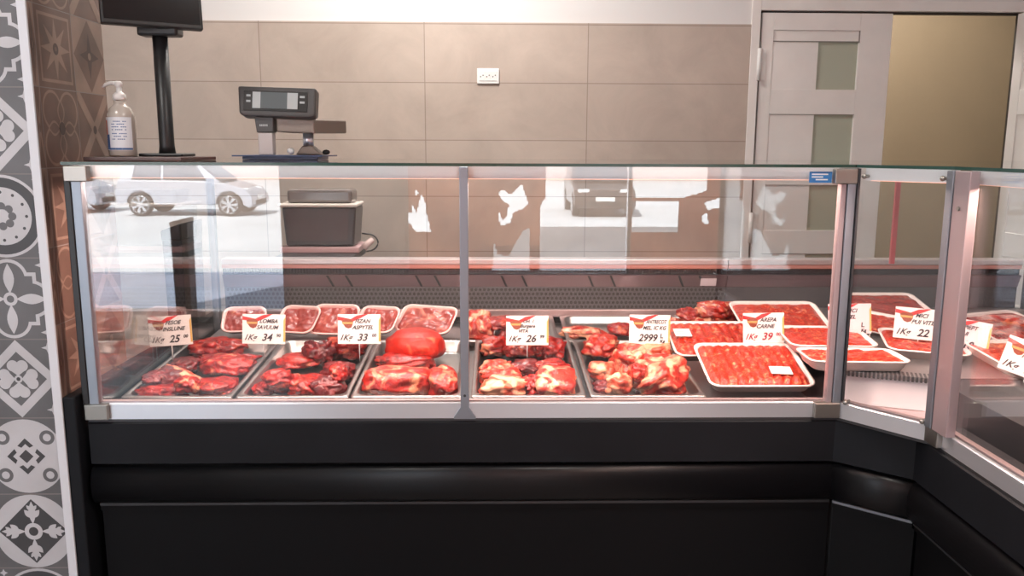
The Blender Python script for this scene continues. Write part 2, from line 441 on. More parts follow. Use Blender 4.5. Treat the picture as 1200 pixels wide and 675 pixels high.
film('window_2', -.595, .92, holes_px([
    [(472, 250), (482, 250), (484, 240), (488, 250), (494, 227), (499, 240), (500, 250), (505, 272), (488, 272), (480, 262)],
    [(486, 222), (488, 232), (490, 226)],
    [(584, 226), (590, 222), (598, 228), (606, 220), (612, 216), (619, 238), (612, 245), (602, 248), (598, 262), (586, 264), (584, 246), (588, 258), (594, 254), (596, 240), (587, 234)],
    [(577, 328), (578, 282), (583, 298), (596, 300), (605, 284), (613, 270), (620, 268), (620, 328)],
    [(632, 328), (633, 240), (640, 232), (640, 180), (760, 180), (760, 328)]]), (onY(560, 290, VY).x, onY(632, 290, VY).x, onY(600, 303, VY).z, onY(600, 288, VY).z))
film('window_3', .945, 2.58, holes_px([
    [(740, 236), (795, 236), (795, 273), (740, 273)],
    [(740, 180), (830, 180), (828, 224), (800, 232), (742, 232)],
    [(826, 238), (860, 226), (858, 240), (830, 246)], [(822, 252), (830, 250), (830, 262), (824, 262)],
    [(858, 262), (870, 240), (868, 278), (850, 282)],
    [(913, 245), (916, 228), (925, 225), (924, 190), (945, 190), (953, 230), (950, 240), (935, 243), (942, 262), (925, 262), (922, 250)],
    [(904, 292), (914, 282), (924, 270), (922, 298), (905, 304)],
    [(928, 292), (940, 268), (954, 270), (951, 285), (962, 292), (975, 284), (975, 305), (928, 305)]]))

# ceiling light panels, out of view, added to brighten the interior
for i, (x, y) in enumerate(((-1.6, .6), (.9, .6), (-.4, 3.3), (2.4, 5.0))):
    r = thing('ceiling_light', ['square ceiling light panel above the left end of the counter', 'square ceiling light panel above the right end of the counter', 'square ceiling light panel above the staff aisle', 'square ceiling light panel in the room beyond the doorway'][i], 'ceiling light', (x, y, ZC-.03), 'ceiling light panels')
    m = MB()
    g_ = .3 if i < 3 else .2
    for a in ((-g_, -g_+.02, -g_, g_), (g_-.02, g_, -g_, g_), (-g_+.02, g_-.02, -g_, -g_+.02), (-g_+.02, g_-.02, g_-.02, g_)): m.box(x+a[0], x+a[1], y+a[2], y+a[3], ZC-.03, ZC)
    m.build('frame', 'white_plastic', r)
    g_ -= .02; MB().box(x-g_, x+g_, y-g_, y+g_, ZC-.02, ZC-.01).build('diffuser', 'led_panel', r)
    L = bpy.data.lights.new('panel_light', 'AREA'); L.size = 1.9*g_; L.energy = FILL_PANEL*(.8 if i < 2 else 1.6 if i == 2 else 1.9); L.color = (1, .95, .89)
    lo = bpy.data.objects.new('panel_light', L); COL.objects.link(lo); lo.location = (x, y, ZC-.035)

# power socket on the tiled wall
r = thing('power_socket', 'white triple power socket on the beige tiled back wall', 'power socket', (-.033, YB-.01, 1.673))
x0, x1, z0, z1, y = -.089, .023, 1.635, 1.711, YB-.0105
MB().box(x0, x1, y-.010, y, z0, z1, .003).build('cover_plate', 'white_plastic', r)
for k in range(3):
    a = x0+.010+k*.031; q = MB(); q.box(a, a+.029, y-.013, y-.009, z0+.014, z1-.014, .002)
    s_ = q.build('module', 'white_plastic', r)
    q = MB()
    for dz in (-.010, .010): q.disc_y(a+.0145+dz*.6, (z0+z1)/2+dz*.35, .0030, y-.0136, y-.0125, 10)
    q.build('contact_hole', 'black_plastic', s_)
# ------------------------------------------------------------------ patterned tile pillar at the left
PX, PY0, PY1 = -1.071, 1.974, 2.345
class Tile(MB):
    """flat inlays of a tile; u,v in -1..1 on a face"""
    def at(s, c, U, V, N, h): s.c, s.U, s.V, s.N, s.h, s.l, s.k = Vector(c), Vector(U), Vector(V), Vector(N), h, 1, 0; return s
    def P(s, u, v): return s.c + s.U*(u*s.h[0]) + s.V*(v*s.h[1]) + s.N*(.00025*s.l+.000018*s.k)
    def pg(s, mi, pts):
        pts = [(max(-1, min(1, u)), max(-1, min(1, v))) for u, v in pts]
        s.k += 1; s.mi = mi; s.poly([s.P(u, v) for u, v in pts])
    def layer(s, n): s.l = n; s.k = 0; return s
    def disk(s, mi, u, v, r, a=1, n=32): s.pg(mi, [(u+r*math.cos(2*PI*k/n), v+r*a*math.sin(2*PI*k/n)) for k in range(n)])
    def star(s, mi, u, v, r0, r1, n, ph=0):
        s.pg(mi, [(u+(r0 if k % 2 else r1)*math.sin(PI*k/n+ph), v+(r0 if k % 2 else r1)*math.cos(PI*k/n+ph)) for k in range(2*n)])
    def petal(s, mi, u, v, ang, r0, r1, w):
        a = math.radians(ang); d = (math.sin(a), math.cos(a)); e = (d[1], -d[0]); pts = []
        for k in range(9):
            t = k/8; pts.append((r0+(r1-r0)*t, w*math.sin(PI*t)))
        for k in range(7, 0, -1):
            t = k/8; pts.append((r0+(r1-r0)*t, -w*math.sin(PI*t)))
        s.pg(mi, [(u+d[0]*p+e[0]*q, v+d[1]*p+e[1]*q) for p, q in pts])
    def dia(s, mi, u, v, r): s.pg(mi, [(u+r, v), (u, v+r), (u-r, v), (u, v-r)])
    def rect(s, mi, u0, u1, v0, v1): s.pg(mi, [(u0, v0), (u1, v0), (u1, v1), (u0, v1)])
LT, MD, DK = 0, 1, 2
def quatrefoil(t):
    t.layer(1).rect(MD, -1, 1, -1, 1)
    t.layer(2)
    for a in (0, 90, 180, 270):
        r = math.radians(a); t.disk(LT, .52*math.sin(r), .52*math.cos(r), .47)
    t.rect(LT, -.66, .66, -.66, .66)
    t.layer(3)
    for a in (0, 90, 180, 270):
        r = math.radians(a); t.disk(MD, .52*math.sin(r), .52*math.cos(r), .39)
    t.rect(MD, -.57, .57, -.57, .57)
    t.layer(4)
    for a in (0, 90, 180, 270): t.petal(LT, 0, 0, a, .14, .88, .13)
    for sx in (-1, 1):
        for sy in (-1, 1): t.star(LT, .84*sx, .84*sy, .07, .18, 4)
    t.layer(5).disk(LT, 0, 0, .17); t.layer(6).disk(MD, 0, 0, .09)
def hearts(t):
    t.layer(1).rect(MD, -1, 1, -1, 1); t.layer(2).dia(LT, 0, 0, 1); t.layer(3).dia(MD, 0, 0, .70)
    t.layer(4)
    for a in (0, 90, 180, 270):
        r = math.radians(a); d = (math.sin(r), math.cos(r)); e = (d[1], -d[0])
        for k in (-1, 1): t.disk(LT, d[0]*.34+e[0]*.115*k, d[1]*.34+e[1]*.115*k, .145)
        t.pg(LT, [(d[0]*p+e[0]*q, d[1]*p+e[1]*q) for p, q in ((.08, 0), (.27, .24), (.40, .20), (.40, -.20), (.27, -.24))])
    for sx in (-1, 1):
        for sy in (-1, 1): t.star(LT, .80*sx, .80*sy, .06, .17, 4)
    t.layer(5).disk(LT, 0, 0, .10); t.layer(6).disk(DK, 0, 0, .05)
def wheel(t):
    t.layer(1).rect(MD, -1, 1, -1, 1); t.layer(2).disk(LT, 0, 0, 1, n=48); t.layer(3).disk(DK, 0, 0, .93, n=48); t.layer(4).disk(LT, 0, 0, .70, n=48)
    t.layer(5)
    for k in range(12):
        a = 2*PI*k/12; t.disk(DK, .58*math.sin(a), .58*math.cos(a), .038, n=12)
    for k in range(8):
        a = 2*PI*k/8; t.disk(MD, .24*math.sin(a), .24*math.cos(a), .10, n=14)
    t.layer(6).disk(LT, 0, 0, .17)
    for sx in (-1, 1):
        for sy in (-1, 1): t.layer(2).star(LT, .88*sx, .88*sy, .05, .11, 4)
def chevrons(t):
    t.layer(1).rect(MD, -1, 1, -1, 1); t.layer(2).disk(LT, 0, 0, .98, n=48)
    t.layer(3)
    for sx in (-1, 1):
        for sy in (-1, 1): t.disk(MD, .56*sx, .50*sy, .19)
    t.dia(DK, 0, 0, .18)
    for a in (0, 90, 180, 270):
        r = math.radians(a); d = (math.sin(r), math.cos(r)); e = (d[1], -d[0])
        t.pg(DK, [(d[0]*p+e[0]*q, d[1]*p+e[1]*q) for p, q in ((.28, .20), (.48, 0), (.28, -.20), (.23, -.10), (.33, 0), (.23, .10))])
    t.layer(4)
    for sx in (-1, 1):
        for sy in (-1, 1): t.disk(LT, .56*sx, .50*sy, .10)
def leaves(t):
    t.layer(1).rect(MD, -1, 1, -1, 1); t.layer(2).disk(LT, 0, 0, 1, n=48); t.layer(3).dia(DK, 0, 0, .88)
    t.layer(4)
    for a in (0, 90, 180, 270):
        t.petal(LT, 0, 0, a, .2, .82, .09)
        r = math.radians(a); d = (math.sin(r), math.cos(r))
        for k in (-40, 40):
            t.petal(LT, d[0]*.36, d[1]*.36, a+k, 0, .30, .075); t.petal(LT, d[0]*.56, d[1]*.56, a+k, 0, .20, .05)
    t.layer(5).disk(LT, 0, 0, .23); t.layer(6).disk(DK, 0, 0, .12)
# brown tiles of the side face
BB, BL, BD = 0, 1, 2
def b_star(t):
    t.layer(1).rect(BB, -1, 1, -1, 1); t.layer(2).rect(BL, -.86, .86, -.86, .86); t.layer(3).rect(BB, -.78, .78, -.78, .78)
    t.layer(4).star(BL, 0, 0, .30, .80, 8); t.layer(5).disk(BD, 0, 0, .15); t.layer(6).disk(BB, 0, 0, .06)
def b_blur(t):
    t.layer(1).rect(BL, -1, 1, -1, 1); t.layer(2).dia(BB, 0, 0, .98); t.layer(3).star(BD, 0, 0, .20, .62, 4); t.layer(4).disk(BL, 0, 0, .10)
def b_circles(t):
    t.layer(1).rect(BB, -1, 1, -1, 1)
    for sx in (-1, 1):
        for sy in (-1, 1): t.layer(2).disk(BL, .45*sx, .45*sy, .52); t.layer(3).disk(BB, .45*sx, .45*sy, .45)
    for a in (0, 90, 180, 270):
        t.layer(4).petal(BL, 0, 0, a, .1, .75, .2); t.layer(5).petal(BB, 0, 0, a, .16, .69, .14)
    t.layer(6).disk(BD, 0, 0, .17)
def b_cross(t):
    t.layer(1).rect(BB, -1, 1, -1, 1)
    t.layer(2).pg(BL, [(-1, -1), (-.8, -1), (1, .8), (1, 1), (.8, 1), (-1, -.8)]); t.layer(3).pg(BL, [(1, -1), (1, -.8), (-.8, 1), (-1, 1), (-1, .8), (.8, -1)])
    t.layer(4).disk(BD, 0, 0, .12)
core = MB(); core.box(-1.60, PX, PY0+.004, PY1, 0, ZC)
pil = struct('wall_pillar', core, 'grout')
fr = Tile()
order = {1.747: hearts, 1.547: quatrefoil, 1.347: hearts, 1.147: wheel, .947: quatrefoil, .747: hearts, .547: chevrons, .347: leaves, .147: wheel, 1.947: wheel, 2.147: leaves, 2.347: chevrons, 2.547: quatrefoil, 2.747: hearts}
alt = [quatrefoil, leaves, hearts, chevrons, wheel, hearts, quatrefoil, wheel, leaves, hearts, chevrons, wheel, quatrefoil, hearts]
for i, (z, f) in enumerate(sorted(order.items())):
    for k, fn in ((0, f), (1, alt[i])):
        fr.at((-1.170-.2*k, PY0+.0038, z), (1, 0, 0), (0, 0, 1), (0, -1, 0), (.0985, .0985)); fn(fr)
fr.build('patterned_tiles', ['tile_light', 'tile_mid', 'tile_dark'], pil)
sd = Tile(); fns = [b_star, b_circles, b_blur, b_cross]
cols = [(PY0+.002, 2.006), (2.006, 2.178), (2.178, PY1)]
patt = {0: [b_blur, b_cross, b_blur, b_star], 1: [b_star, b_circles, b_star, b_circles], 2: [b_blur, b_cross, b_circles, b_cross]}
for j in range(16):
    z = 1.453-.098+(j-8)*.19+.19
    for k, (a, b) in enumerate(cols):
        sd.at((PX, (a+b)/2, z), (0, 1, 0), (0, 0, 1), (1, 0, 0), ((b-a)/2-.001, .094)); patt[k][j % 2](sd)
sd.build('brown_tiles', ['brown_base', 'brown_light', 'brown_dark'], pil)
MB().box(PX-.018, PX+.003, PY0-.003, PY0+.003, 0, ZC, .001).build('corner_trim', 'trim_white', pil)
# ------------------------------------------------------------------ refrigerated counter (straight unit, corner unit, wing)
Y0 = 2.004
P0, P1, P2, P3 = Vector((-1.024, Y0, 0)), Vector((.876, Y0, 0)), Vector((1.024, 1.881, 0)), Vector((1.024, .30, 0))
def nrm(a, b):
    d = (b-a).normalized(); return Vector((d.y, -d.x, 0))
N01, N12, N23 = nrm(P0, P1), nrm(P1, P2), nrm(P2, P3)
def mit(a, b):
    m = (a+b).normalized(); return m/m.dot(a)
M0, M1, M2, M3 = N01, mit(N01, N12), mit(N12, N23), N23
P2g = Vector((1.026, 1.818, 0)); N12g = nrm(P1, P2g)
SEG = {'a': (P0, M0, P1, M1, N01), 'b': (P1, M1, P2, M2, N12), 'c': (P2, M2, P3, M3, N23),
       'ag': (P0, M0, P1, mit(N01, N12g), N01), 'bg': (P1, mit(N01, N12g), P2g, mit(N12g, N23), N12g), 'cg': (P2g, mit(N12g, N23), P3, M3, N23)}
def sweep(mb, prof, seg, e0=0.0, e1=0.0):
    """closed profile of (outward offset, z) along a front segment, shortened by e0 / e1 at its ends"""
    a, ma, b, mb_, n = SEG[seg]; d = (b-a).normalized(); L = (b-a).length
    A = [a+ma*o+Vector((0, 0, z)) if not e0 else a+d*e0+n*o+Vector((0, 0, z)) for o, z in prof]
    B = [b+mb_*o+Vector((0, 0, z)) if not e1 else b-d*e1+n*o+Vector((0, 0, z)) for o, z in prof]
    return mb.loft([A, B])
def flat(f): 
    for x in f.bm.faces: x.smooth = False
    return f
ZG0, ZG1 = .655, 1.2675      # glass pane
BUMP = [(-.03, .506), (-.008, .505)] + [(-.008+.022*math.sin(a)**.8, .4575+.0475*math.cos(a)) for a in [PI*k/12 for k in range(1, 12)]] + [(-.008, .410), (-.03, .409)]
def base(root, s):
    sweepf(root, 'upper_panel', 'black_panel', s, [(0, .516), (0, .622), (-.004, .626), (-.04, .626), (-.04, .516)])
    q = MB(); sweep(q, BUMP, s); q.build('bumper', 'black_bumper', root)
    sweepf(root, 'lower_panel', 'kick_panel', s, [(-.012, .385), (-.012, .397), (-.016, .401), (-.04, .401), (-.04, .12), (-.020, .12), (-.020, .383)], .004 if s != 'a' else .008)
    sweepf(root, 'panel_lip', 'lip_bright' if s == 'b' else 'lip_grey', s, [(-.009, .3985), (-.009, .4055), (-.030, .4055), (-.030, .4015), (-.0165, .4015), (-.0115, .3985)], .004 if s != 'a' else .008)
    sweepf(root, 'plinth', 'black_plastic', s, [(-.07, 0), (-.07, .119), (-.10, .119), (-.10, 0)])
    sweepf(root, 'core', 'black_plastic', s, [(-.041, .12), (-.041, .60), (-.09, .60), (-.09, .12)])
def sweepf(root, name, m, s, prof, e0=0.0, e1=0.0):
    q = MB(); sweep(q, prof, s, e0, e1); flat(q); return q.build(name, m, root)
def clamp(root, M, w=.056, h=.037):
    q = MB(); q.box(0, w, -.012, .010, 0, h, .0025, M); return q.build('corner_clamp', 'nickel', root)
def face_M(p, n, z):     # local x along the front, -y outward
    d = Vector((-n.y, n.x, 0)); return Matrix(((d.x, -n.x, 0, p.x), (d.y, -n.y, 0, p.y), (0, 0, 1, z), (0, 0, 0, 1)))

ctr = thing('display_counter', 'long black refrigerated meat counter with two front glass panes', 'display counter', (-.074, 2.45, 0))
crn = thing('corner_counter', 'narrow angled corner unit of the black meat counter, between long front and right wing', 'display counter', (1.15, 2.3, 0))
wng = thing('wing_counter', 'right wing of the black meat counter, coming towards the viewer', 'display counter', (1.5, 1.1, 0))
for root, s in ((ctr, 'a'), (crn, 'b'), (wng, 'c')):
    base(root, s)
    # aluminium bottom rail, ledge inside it, glass, lamp under the top glass
    s = s+'g'
    sweepf(root, 'bottom_rail', 'bright_aluminium', s, [(-.002, .6335), (-.002, .672), (-.004, .674), (-.012, .674), (-.012, .6335)])
    sweepf(root, 'inner_ledge', 'pink_steel', s, [(-.013, .6265), (-.013, .650), (-.016, .650), (-.016, .677), (-.031, .677), (-.031, .6265)])
    sweepf(root, 'rail_seal', 'dark_steel', s, [(-.003, .6262), (-.003, .6333), (-.0125, .6333), (-.0125, .6262)])
    sweepf(root, 'lamp_housing', 'lamp_housing', s, [(-.022, 1.2375), (-.022, 1.267), (-.070, 1.267), (-.070, 1.2375), (-.060, 1.2375), (-.060, 1.243), (-.030, 1.243), (-.030, 1.2375)], .02, .02)
    sweepf(root, 'lamp_strip', 'led_strip', s, [(-.031, 1.2365), (-.031, 1.2425), (-.059, 1.2425), (-.059, 1.2365)], .03, .03)
    a, ma, b, mb_, n = SEG[s]; d = (b-a).normalized(); Ln = (b-a).length
    L = bpy.data.lights.new('meat_lamp', 'AREA'); L.shape = 'RECTANGLE'; L.size = Ln*.94; L.size_y = .025
    L.energy = MEATLAMP*Ln*.94; L.color = (1, .70, .60); L.spread = math.radians(170)
    lo = bpy.data.objects.new('meat_lamp', L); COL.objects.link(lo)
    p = (a+b)/2-n*.05; lo.location = (p.x, p.y, 1.2355); lo.rotation_euler = (0.0, 0, math.atan2(d.y, d.x))
# front glass: two panes on the long side, one across the corner, one along the wing
for x0, x1 in ((-1.016, -.0765), (-.0725, .864)):
    MB().box(x0, x1, Y0+.006, Y0+.012, ZG0, ZG1).build('front_glass', 'glass', ctr)
sweepf(crn, 'front_glass', 'glass', 'bg', [(-.006, ZG0), (-.006, ZG1), (-.012, ZG1), (-.012, ZG0)], .012, .012)
sweepf(wng, 'front_glass', 'glass', 'cg', [(-.006, ZG0), (-.006, ZG1), (-.012, ZG1), (-.012, ZG0)], .075, .0001)
# middle glazing bar with a flared foot
q = MB(); q.box(-.0855, -.0645, Y0-.004, Y0+.022, .664, 1.2665, .0015)
q.prism([(-.103, Y0-.005, .6338), (-.0475, Y0-.005, .6338), (-.0475, Y0-.005, .638), (-.0645, Y0-.005, .664), (-.0645, Y0-.005, .70), (-.0855, Y0-.005, .70), (-.0855, Y0-.005, .664), (-.103, Y0-.005, .638)], (0, .008, 0))
bar = q.build('glazing_bar', 'aluminium', ctr)
MB().disc_y(-.075, .695, .0035, Y0-.0065, Y0-.0045, 12).build('screw', 'dark_steel', bar)
# left end: dark seal, aluminium post, end glass
q = MB(); q.box(-1.033, -1.017, Y0-.002, Y0+.024, .672, 1.2665, .002); q.build('seal', 'black_plastic', ctr)
MB().box(-1.0165, -.992, Y0-.001, Y0+.022, .672, 1.2665, .002).build('corner_post', 'aluminium', ctr)
MB().box(-1.027, -1.021, Y0+.026, 2.98, .62, 1.2665).build('end_glass', 'glass', ctr)
MB().box(-1.035, -1.012, 2.98, 3.01, .60, 1.2665, .003).build('rear_post', 'aluminium', ctr)
# the black end panel down to the floor
q = MB(); q.box(-1.0695, -1.038, PY0+.003, 3.06, 0, .70, .004); q.build('end_panel', 'black_panel', ctr)
# post at the start of the corner unit (two strips) and at the start of the wing (wide)
MB().box(.848, .862, Y0-.001, Y0+.022, .672, 1.2665, .002).build('corner_post', 'post_pink', ctr)
MB().box(.8625, .884, Y0-.006, Y0+.020, .672, 1.2665, .002).build('corner_post', 'aluminium', ctr)
MB().box(.884, .890, Y0-.012, Y0+.020, .68, 1.2665, .001, None).build('post_seal', 'dark_steel', crn)
MB().box(1.010, 1.026, 1.803, 1.829, .672, 1.2665, .002).build('corner_post', 'aluminium', crn)
q = MB(); q.box(1.0135, 1.036, 1.742, 1.802, .672, 1.2665, .002); pw = q.build('wide_post', 'post_pink', wng)
q = MB(); q.tube([(1.0135, 1.775, 1.185), (1.0105, 1.775, 1.185)], .005, 12); q.build('screw', 'nickel', pw)
clamp(ctr, T(-1.028, Y0+.001, 1.2285)); clamp(ctr, T(-1.026, Y0+.001, .6345), .058, .040)
clamp(ctr, T(.828, Y0+.001, 1.2285)); clamp(ctr, T(.816, Y0+.001, .6345), .066, .040)
clamp(wng, face_M(Vector((1.026, 1.832, 0)), N23, 1.228), .050, .038); clamp(wng, face_M(Vector((1.026, 1.832, 0)), N23, .634), .055, .042)
dv = (P2g-P1).normalized()
for t_, z in ((.030, 1.248), (.212, 1.248), (.024, .680), (.215, .680)):
    p = P1+dv*t_+N12g*.004
    q = MB(); q.sphere((p.x, p.y, z), .0065); q.tube([(p.x, p.y, z), (p.x-N12g.x*.02, p.y-N12g.y*.02, z)], .004, 8); q.build('glass_knob', 'nickel', crn)
for nm, mt, b in (('glass_sticker', 'sticker_blue', (.770, .826, 1.231, 1.258, Y0+.0052, Y0+.0058)),):
    q = MB(); q.box(b[0], b[1], b[4], b[5], b[2], b[3]); sk = q.build(nm, mt, ctr)
q = MB()
for k, (u, z, l) in enumerate(((.776, 1.250, .040), (.776, 1.2435, .028), (.786, 1.237, .030))): q.box(u, u+l, Y0+.0049, Y0+.0053, z, z+.0032)
q.build('sticker_print', 'white_plastic', sk)
# top glass
def topglass(root, pts):
    q = MB(); q.prism([(x, y, 1.268) for x, y in pts], (0, 0, .0075)); bm = q.bm
    bm.normal_update()
    for f in bm.faces: f.material_index = 0 if abs(f.normal.z) > .5 else 1
    q.build('top_glass', ['glass_top', 'glass_edge'], root)
topglass(ctr, [(-1.034, Y0-.006), (.8785, Y0-.006), (.8785, 2.88), (-1.034, 2.88)])
e = P2g+N12g*.004+N23*.006
topglass(crn, [(.880, Y0-.006), (e.x, e.y), (e.x+.003, e.y-.004), (1.90, e.y-.004), (1.90, 2.88), (.880, 2.88)])
topglass(wng, [(e.x, .30), (1.90, .30), (1.90, e.y-.006), (e.x, e.y-.006)])
# decks
ZD0, ZD1 = .592, .658        # deck height at the front and at the back
def deckz(y): return ZD0+(ZD1-ZD0)*(y-2.05)/(3.05-2.05)
q = MB(); q.prism([(-1.01, 2.055, deckz(2.055)), (-1.01, 3.05, deckz(3.05)), (-1.01, 3.05, deckz(3.05)-.02), (-1.01, 2.055, deckz(2.055)-.02)], (1.88, 0, 0)); q.build('deck', 'deck_steel', ctr)
q = MB(); q.box(-1.01, .86, 2.10, 3.05, .13, .55); q.build('cold_well', 'black_plastic', ctr)
q = MB(); q.prism([(.876, 2.05, .60), (1.07, 1.90, .60), (2.05, 1.90, .60), (2.05, 3.05, .60), (.876, 3.05, .60)], (0, 0, .028)); q.build('well_floor', 'pink_steel', crn)
ZS = .722                     # slotted shelf of the corner and the wing
cpoly = [(.908, 2.150), (1.148, 2.052), (1.99, 2.052), (1.99, 3.025), (.908, 3.025)]
q = MB(); q.prism([(x, y, ZS-.012) for x, y in cpoly], (0, 0, .012)); sh = q.build('slotted_shelf', 'deck_steel', crn)
q = MB()
A, B = Vector((.908, 2.146, 0)), Vector((1.148, 2.049, 0)); dd = (B-A).normalized(); nn_ = Vector((dd.y, -dd.x, 0))
for k in range(24):
    p = A+dd*(.008+k*.0104)
    q.prism([(p+nn_*.0035+Vector((0, 0, ZS-.013))), (p+dd*.0055+nn_*.0035+Vector((0, 0, ZS-.013))), (p+dd*.0055+nn_*.0035+Vector((0, 0, ZS+.0005))), (p+nn_*.0035+Vector((0, 0, ZS+.0005)))], -nn_*.05)
q.build('air_slot', 'dark_steel', sh)['kind'] = 'stuff'
q = MB(); q.prism([(.93, 2.150, .629), (1.148, 2.064, .629), (1.148, 2.064, ZS-.0125), (.93, 2.150, ZS-.0125)], (.008, .02, 0)); q.build('riser', 'white_sheet', crn)
q = MB(); q.prism([(1.149, .32, .60), (1.149, 2.05, .60), (1.149, 2.05, ZS-.002), (1.149, .32, ZS-.002)], (.84, 0, 0)); q.build('deck', 'dark_steel', wng)
q = MB(); q.box(1.075, 1.148, .32, 1.90, .60, .64); q.build('front_gutter', 'dark_steel', wng)
# rear wall of the cold space: grille, panel, honeycomb, ledges
def rear(root, x0, x1, detail):
    q = MB(); q.box(x0, x1, 3.035, 3.055, .684, .712, .002); q.build('rear_ledge', 'pink_steel', root)
    q = MB(); q.box(x0, x1, 3.050, 3.062, .712, .796); h = q.build('honeycomb_grille', 'mesh_grey', root)
    if detail:
        q = MB()
        for r in range(5):
            n = int((x1-x0-.01)/.016)
            for k in range(n):
                cx, cz = x0+.012+k*.016+(r % 2)*.008, .7205+r*.0165
                q.poly([(cx+.0062*math.cos(PI/3*i+PI/6), 3.0496, cz+.0062*math.sin(PI/3*i+PI/6)) for i in range(6)])
        q.build('grille_hole', 'jamb_dark', h)['kind'] = 'stuff'
    q = MB(); q.prism([(x0, 3.048, .797), (x0, 3.030, .845), (x0, 3.060, .845), (x0, 3.060, .797)], (x1-x0, 0, 0)); pnl = q.build('sloped_panel', 'sloped', root)
    if detail:
        q = MB(); q.prism([(.775, 3.0415, .803), (.835, 3.0415, .803), (.835, 3.0315, .833), (.775, 3.0315, .833)], (0, -.003, 0)); q.build('panel_label', 'paper_pink', pnl)
    q = MB(); q.box(x0, x1, 3.045, 3.065, .846, .868); g = q.build('air_grille', 'dark_steel', root)
    if detail:
        q = MB(); n = int((x1-x0)/.011)
        for k in range(n): q.box(x0+k*.011, x0+k*.011+.004, 3.041, 3.046, .847, .867)
        q.build('grille_fin', 'black_plastic', g)['kind'] = 'stuff'
        for px in (386, 408, 490, 512, 590, 614, 692, 718, 798, 822):
            c = onY(px, 329, 3.03); q = MB()
            q.prism([(c.x-.012, 3.0305, .843), (c.x-.004, 3.0305, .843), (c.x+.016, 3.0475, .799), (c.x+.008, 3.0475, .799)], (0, -.004, 0))
            q.build('panel_clip', 'dark_steel', pnl)
    q = MB(); q.box(x0, x1, 3.030, 3.055, .869, .884, .002); q.build('ledge_lip', 'orange_lip', root)
    q = MB(); q.box(x0, x1, 3.026, 3.09, .885, .905, .003); q.build('work_shelf', 'work_steel', root)
    q = MB(); q.box(x0, x1, 3.07, 3.20, .12, .855); q.build('rear_body', 'black_plastic', root)
mat('sloped', (.30, .21, .225), .4, .6)
mat('orange_lip', (.62, .30, .26), .4, .4)  # warm lamp glow put into the colour of the steel lip
mat('work_steel', (.68, .62, .62), .35, .6)
rear(ctr, -1.01, .875, True)
rear(crn, .877, 1.995, False)
q = MB(); q.box(1.996, 2.03, .32, 3.02, .60, .90); q.build('rear_wall', 'mesh_grey', wng)
q = MB(); q.box(1.996, 2.40, .32, 3.02, .905, .925, .003); q.build('work_shelf', 'work_steel', wng)
q = MB(); q.box(1.02, 2.30, .31, .33, 0, 1.26); q.build('end_panel', 'black_panel', wng)
# slim support rod of the top glass, red lamp reflection painted into its colour
q = MB(); q.prism([(1.425, 2.90, .906), (1.441, 2.90, .906), (1.441, 2.90, 1.2675), (1.425, 2.90, 1.2675)], (0, .012, 0))
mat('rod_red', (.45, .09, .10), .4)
q.build('support_rod', 'rod_red', crn)
# ------------------------------------------------------------------ things on and behind the counter
mat('box_glass', (.16, .13, .12), .15, spec=.6)
ZT = 1.2756
q = MB(); q.box(-1.030, -.785, 2.10, 2.36, ZT+.0004, ZT+.0104, .002)
tag(q.build('serving_board', 'dark_board'), 'thin dark brown board on the glass top, under the pump bottle and screen', 'board')
ZB = ZT+.0108
# pump bottle
c = onZ(145, 183, ZB); c = Vector((c.x*2.20/c.y, 2.20, ZB))
r = thing('pump_bottle', 'clear hand sanitizer bottle with white pump by the tiled pillar', 'pump bottle', c)
q = MB(); q.lathe([(.001, 0), (.032, 0), (.0345, .004), (.0345, .098), (.033, .108), (.026, .123), (.017, .131), (.0145, .134), (.0145, .142), (.001, .142)], c); q.build('bottle', 'bottle_clear', r)
q = MB()
n = 16; rg = []
for z in (.016, .100):
    rg.append([(c.x+.0351*math.cos(a), c.y+.0351*math.sin(a), c.z+z) for a in [-PI*.93+PI*.80*k/n for k in range(n+1)]])
for k in range(n): q.poly([rg[0][k], rg[0][k+1], rg[1][k+1], rg[1][k]])
lb = q.build('label', 'label_white', r)
q = MB()
for (a0, a1, z0, z1, mi) in ((-.82, -.68, .018, .056, 0), (-.83, -.75, .056, .092, 1), (-.70, -.14, .017, .022, 0)):
    q.mi = mi; m_ = 8
    for k in range(m_):
        b0, b1 = PI*(a0+(a1-a0)*k/m_), PI*(a0+(a1-a0)*(k+1)/m_)
        q.poly([(c.x+.0353*math.cos(b), c.y+.0353*math.sin(b), c.z+z) for b, z in ((b0, z0), (b1, z0), (b1, z1), (b0, z1))])
q.build('label_print', ['label_blue', 'label_red'], lb)
q = MB()
for i, z in enumerate((.088, .081, .074, .067, .057, .050, .043)):
    m_ = 8
    for k in range(m_):
        b0, b1 = PI*(-.60+.34*k/m_), PI*(-.60+.34*(k+.8)/m_)
        if (i*3+k) % 5 == 0: continue
        q.poly([(c.x+.03535*math.cos(b), c.y+.03535*math.sin(b), c.z+zz) for b, zz in ((b0, z), (b1, z), (b1, z+.0022), (b0, z+.0022))])
q.build('label_text', 'label_blue', lb)
q = MB(); q.lathe([(.001, .143), (.0155, .143), (.0165, .150), (.0155, .158), (.010, .163), (.007, .165), (.007, .178), (.0095, .179), (.0095, .188), (.006, .192), (.001, .192)], c)
q.tube([(c.x, c.y, c.z+.186), (c.x-.018, c.y-.002, c.z+.187), (c.x-.031, c.y-.004, c.z+.183), (c.x-.038, c.y-.005, c.z+.175)], [.0055, .005, .0045, .0038], 10)
q.build('pump', 'white_plastic', r)
